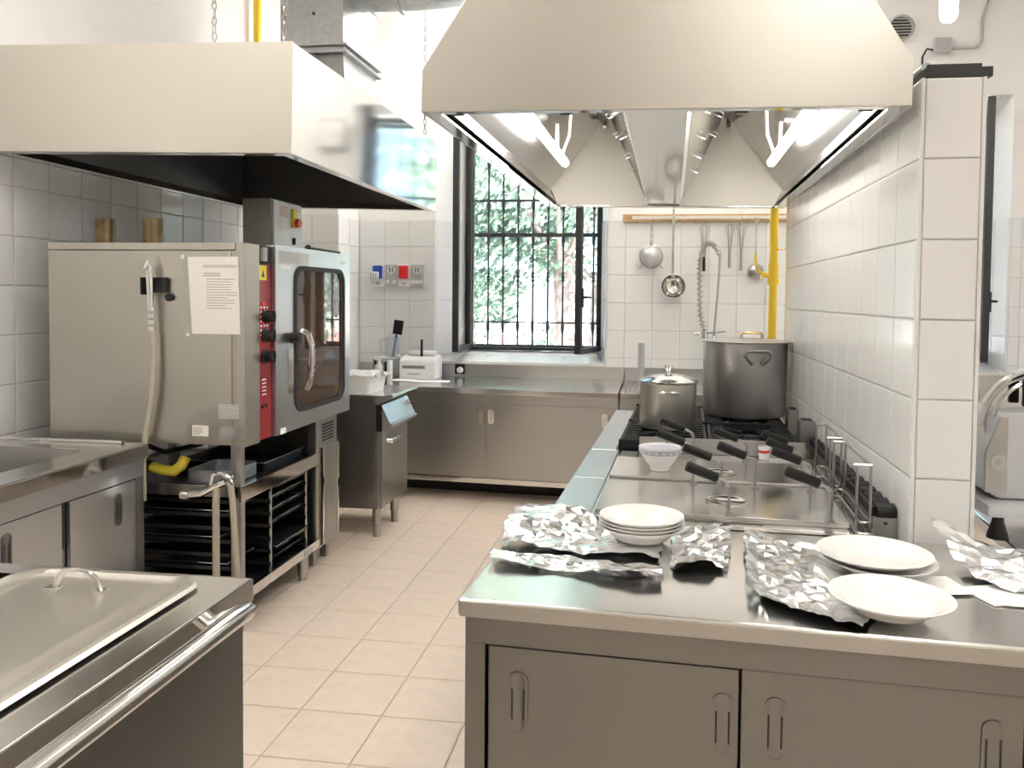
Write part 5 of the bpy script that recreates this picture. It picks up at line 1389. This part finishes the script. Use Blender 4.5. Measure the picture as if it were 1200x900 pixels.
# x, y, rim radius, foot radius, base height, rim height of every plate that stands on foil
PLATES = ((-.036, 2.425, .128, .0742, ZW+.012, .040), (.592, 2.235, .146, .0905, ZW+.020, .026), (.545, 1.945, .138, .080, ZW+.014, .036))
def foil(label, corners, nx, ny, amp, seed, lift, freq=7):
    o = crumple(MB(), corners, nx, ny, amp, seed, freq, lift, press=PLATES)
    c = sum((Vector(p) for p in corners), Vector())/4
    ob = o.single('foil_sheet', 'foil', label, 'foil', c, smooth=0, group=None)
    return ob
def bump_(u, v, cu, cv, r, h): 
    d = ((u-cu)**2+(v-cv)**2)/(r*r); return h*math.exp(-d)
foil('crumpled foil sheet hanging over the counter corner under the plate stack', [(-.448,2.285,ZW+.003), (.016,2.225,ZW+.003), (.02,2.60,ZW+.003), (-.455,2.665,ZW+.006)], 22, 18, .022, 11,
     lambda u, v: bump_(u, v, 0, .55, .18, .03)+bump_(u, v, .3, 1, .3, .03)+.008*max(0, .12-v)/.12*(1+math.sin(u*9))*.8)
foil('narrow folded foil strip lying along the front of the plate stack', [(-.442,2.135,ZW+.002), (.025,2.065,ZW+.002), (.028,2.182,ZW+.004), (-.446,2.246,ZW+.004)], 22, 8, .016, 12,
     lambda u, v: .009*(1-v)*(1+math.sin(u*7+2))+bump_(u, v, 1, 0, .2, .025)*0)
foil('crumpled foil sheet joining the two plate groups', [(.050,2.165,ZW+.003), (.203,2.190,ZW+.004), (.243,2.59,ZW+.004), (.055,2.61,ZW+.004)], 10, 18, .024, 13,
     lambda u, v: .05*max(0, u-.55)*max(0, v-.1)*1.0+.012*max(0, .2-v)/.2*math.sin(u*3.1))
foil('large shiny foil sheet under the plates at the counter edge', [(0.232,1.984,ZW+.003), (0.455,1.816,ZW+.003), (0.690,2.324,ZW+.003), (0.276,2.582,ZW+.003)], 20, 26, .019, 14,
     lambda u, v: .024*max(0, 1-u/.10)*(1-.6*v)+.010*max(0, .10-v)/.10+bump_(u, v, .55, .60, .12, .022))
foil('foil sheet with a raised flap in front of the meat slicer', [(.845,2.16,ZW+.006), (1.32,1.98,ZW+.004), (1.34,2.50,ZW+.004), (.80,2.50,ZW+.004)], 20, 20, .026, 15,
     lambda u, v: .085*max(0, 1-u/.30)*max(0, v-.45)/.55+.045*bump_(u, v, .45, .5, .2, 1))
for k, (x, y, a, lab) in enumerate(((.865, 2.135, 20, 'white paper napkin sticking out beneath the foil flap'), (.90, 2.11, -6, 'white paper napkin lying crosswise over the first napkin'), (.70, 2.16, 12, 'white paper napkin between the stacked plates'))):
    MB().obox((x, y, ZW+.002+.002*k), (.16, .13, .0016), Matrix.Rotation(R(a), 3, 'Z')).single('paper_napkin', 'paper_white', lab, 'napkin', (x, y, ZW))
def plate(x, y, z, r, h, deep, label, group=None, tx=0, ty=0, sx=1.0):
    f = r*(.58 if deep else .62)
    prof = [(f,0),(f+.004,.003),(r*.80,h*.62) if deep else (r*.72,h*.35),(r*.985,h),(r,h+.003),(r*.98,h+.003),(r*.79,h*.66+.002) if deep else (r*.70,h*.42+.002),(f*.98,.006),(0,.006)]
    mb = MB().lathe(prof, (0,0,0), 48, sx=sx)
    mb.xform(Matrix.Translation((x, y, z)) @ Matrix.Rotation(tx, 4, 'X') @ Matrix.Rotation(ty, 4, 'Y'))
    return mb.single('dinner_plate' if not deep else 'soup_plate', 'china', label, 'plate', (x, y, z), group=group, smooth=50)
for k, w_ in enumerate(('bottom', 'second lowest', 'second highest', 'top')):
    plate(-.036, 2.425, ZW+.012+k*.0095, .128-.0006*k, .040, True, '%s white soup plate of the stack of four on foil' % w_, 'stack of four soup plates')
plate(.592, 2.235, ZW+.020, .146, .026, False, 'lower white dinner plate of the pair beside the column', 'pair of dinner plates')
plate(.582, 2.238, ZW+.036, .146, .026, False, 'upper white dinner plate of the pair beside the column', 'pair of dinner plates')
plate(.545, 1.945, ZW+.014, .138, .036, True, 'single white soup plate on foil at the counter edge')

def slicer():
    t = thing('meat_slicer', 'grey meat slicer with round blade guard beside the tiled column', 'slicer', (1.2, 2.85, ZW))
    for (x, y) in ((1.055, 2.66), (1.40, 2.66), (1.055, 3.0), (1.40, 3.0)):
        MB().lathe([(.032,0),(.030,.012),(.018,.05),(.016,.07),(0,.07)], (x, y, ZW), 16).build('foot', 'black_plastic', t)
    MB().box(1.01, 1.46, 2.62, 3.08, ZW+.07, ZW+.11).build('base', 'slicer_paint', t, bevel=.012)
    MB().prism([(1.032, .985), (1.032, 1.11), (1.072, 1.215), (1.105, 1.235), (1.44, 1.235), (1.46, 1.20), (1.46, .962), (1.07, .962)], 'y', 2.70, 2.92).build('motor_housing', 'slicer_paint', t, bevel=.012)
    MB().prism([(1.024, .985), (1.024, 1.112), (1.066, 1.222), (1.088, 1.222), (1.088, .985)], 'y', 2.685, 2.70).build('side_cheek', 'aluminium', t, bevel=.004)
    b = MB().lathe([(.024,0),(.024,-.004),(.019,-.004),(.019,-.002),(0,-.002)], (1.062, 2.685, 1.082), 24, 'y').build('badge', 'silver_label', t)
    MB().lathe([(.012,-.002),(.012,-.0045),(0,-.0045)], (1.062, 2.685, 1.082), 6, 'y').build('badge_emblem', 'ink_soft', b)
    cc = (1.215, 2.80, 1.19); 
    MB().lathe([(.150,-.004),(.155,0),(.150,.004),(0,.004),(0,-.004)], cc, 48, 'y').build('blade', 'chrome', t)
    mb = MB()
    for k in range(1):
        mb.tube([(cc[0]+.172*math.cos(R(a)), 2.775, cc[2]+.172*math.sin(R(a))) for a in range(0, 191, 10)], .014, 10)
    mb.build('blade_guard', 'steel_polished', t)
    MB().tube([(cc[0]+.145*math.cos(R(a)), 2.755, cc[2]+.145*math.sin(R(a))) for a in range(20, 171, 10)], .007, 8).build('guard_rib', 'steel_polished', t)
    MB().prism([(1.15, 1.25), (1.18, 1.25), (1.18, 1.345), (1.15, 1.335)], 'y', 2.735, 2.752).build('pusher_plate', 'black_plastic', t, bevel=.004)
    MB().box(1.16, 1.45, 2.63, 2.70, 1.0, 1.02).build('food_carriage', 'steel_polished', t)
slicer()
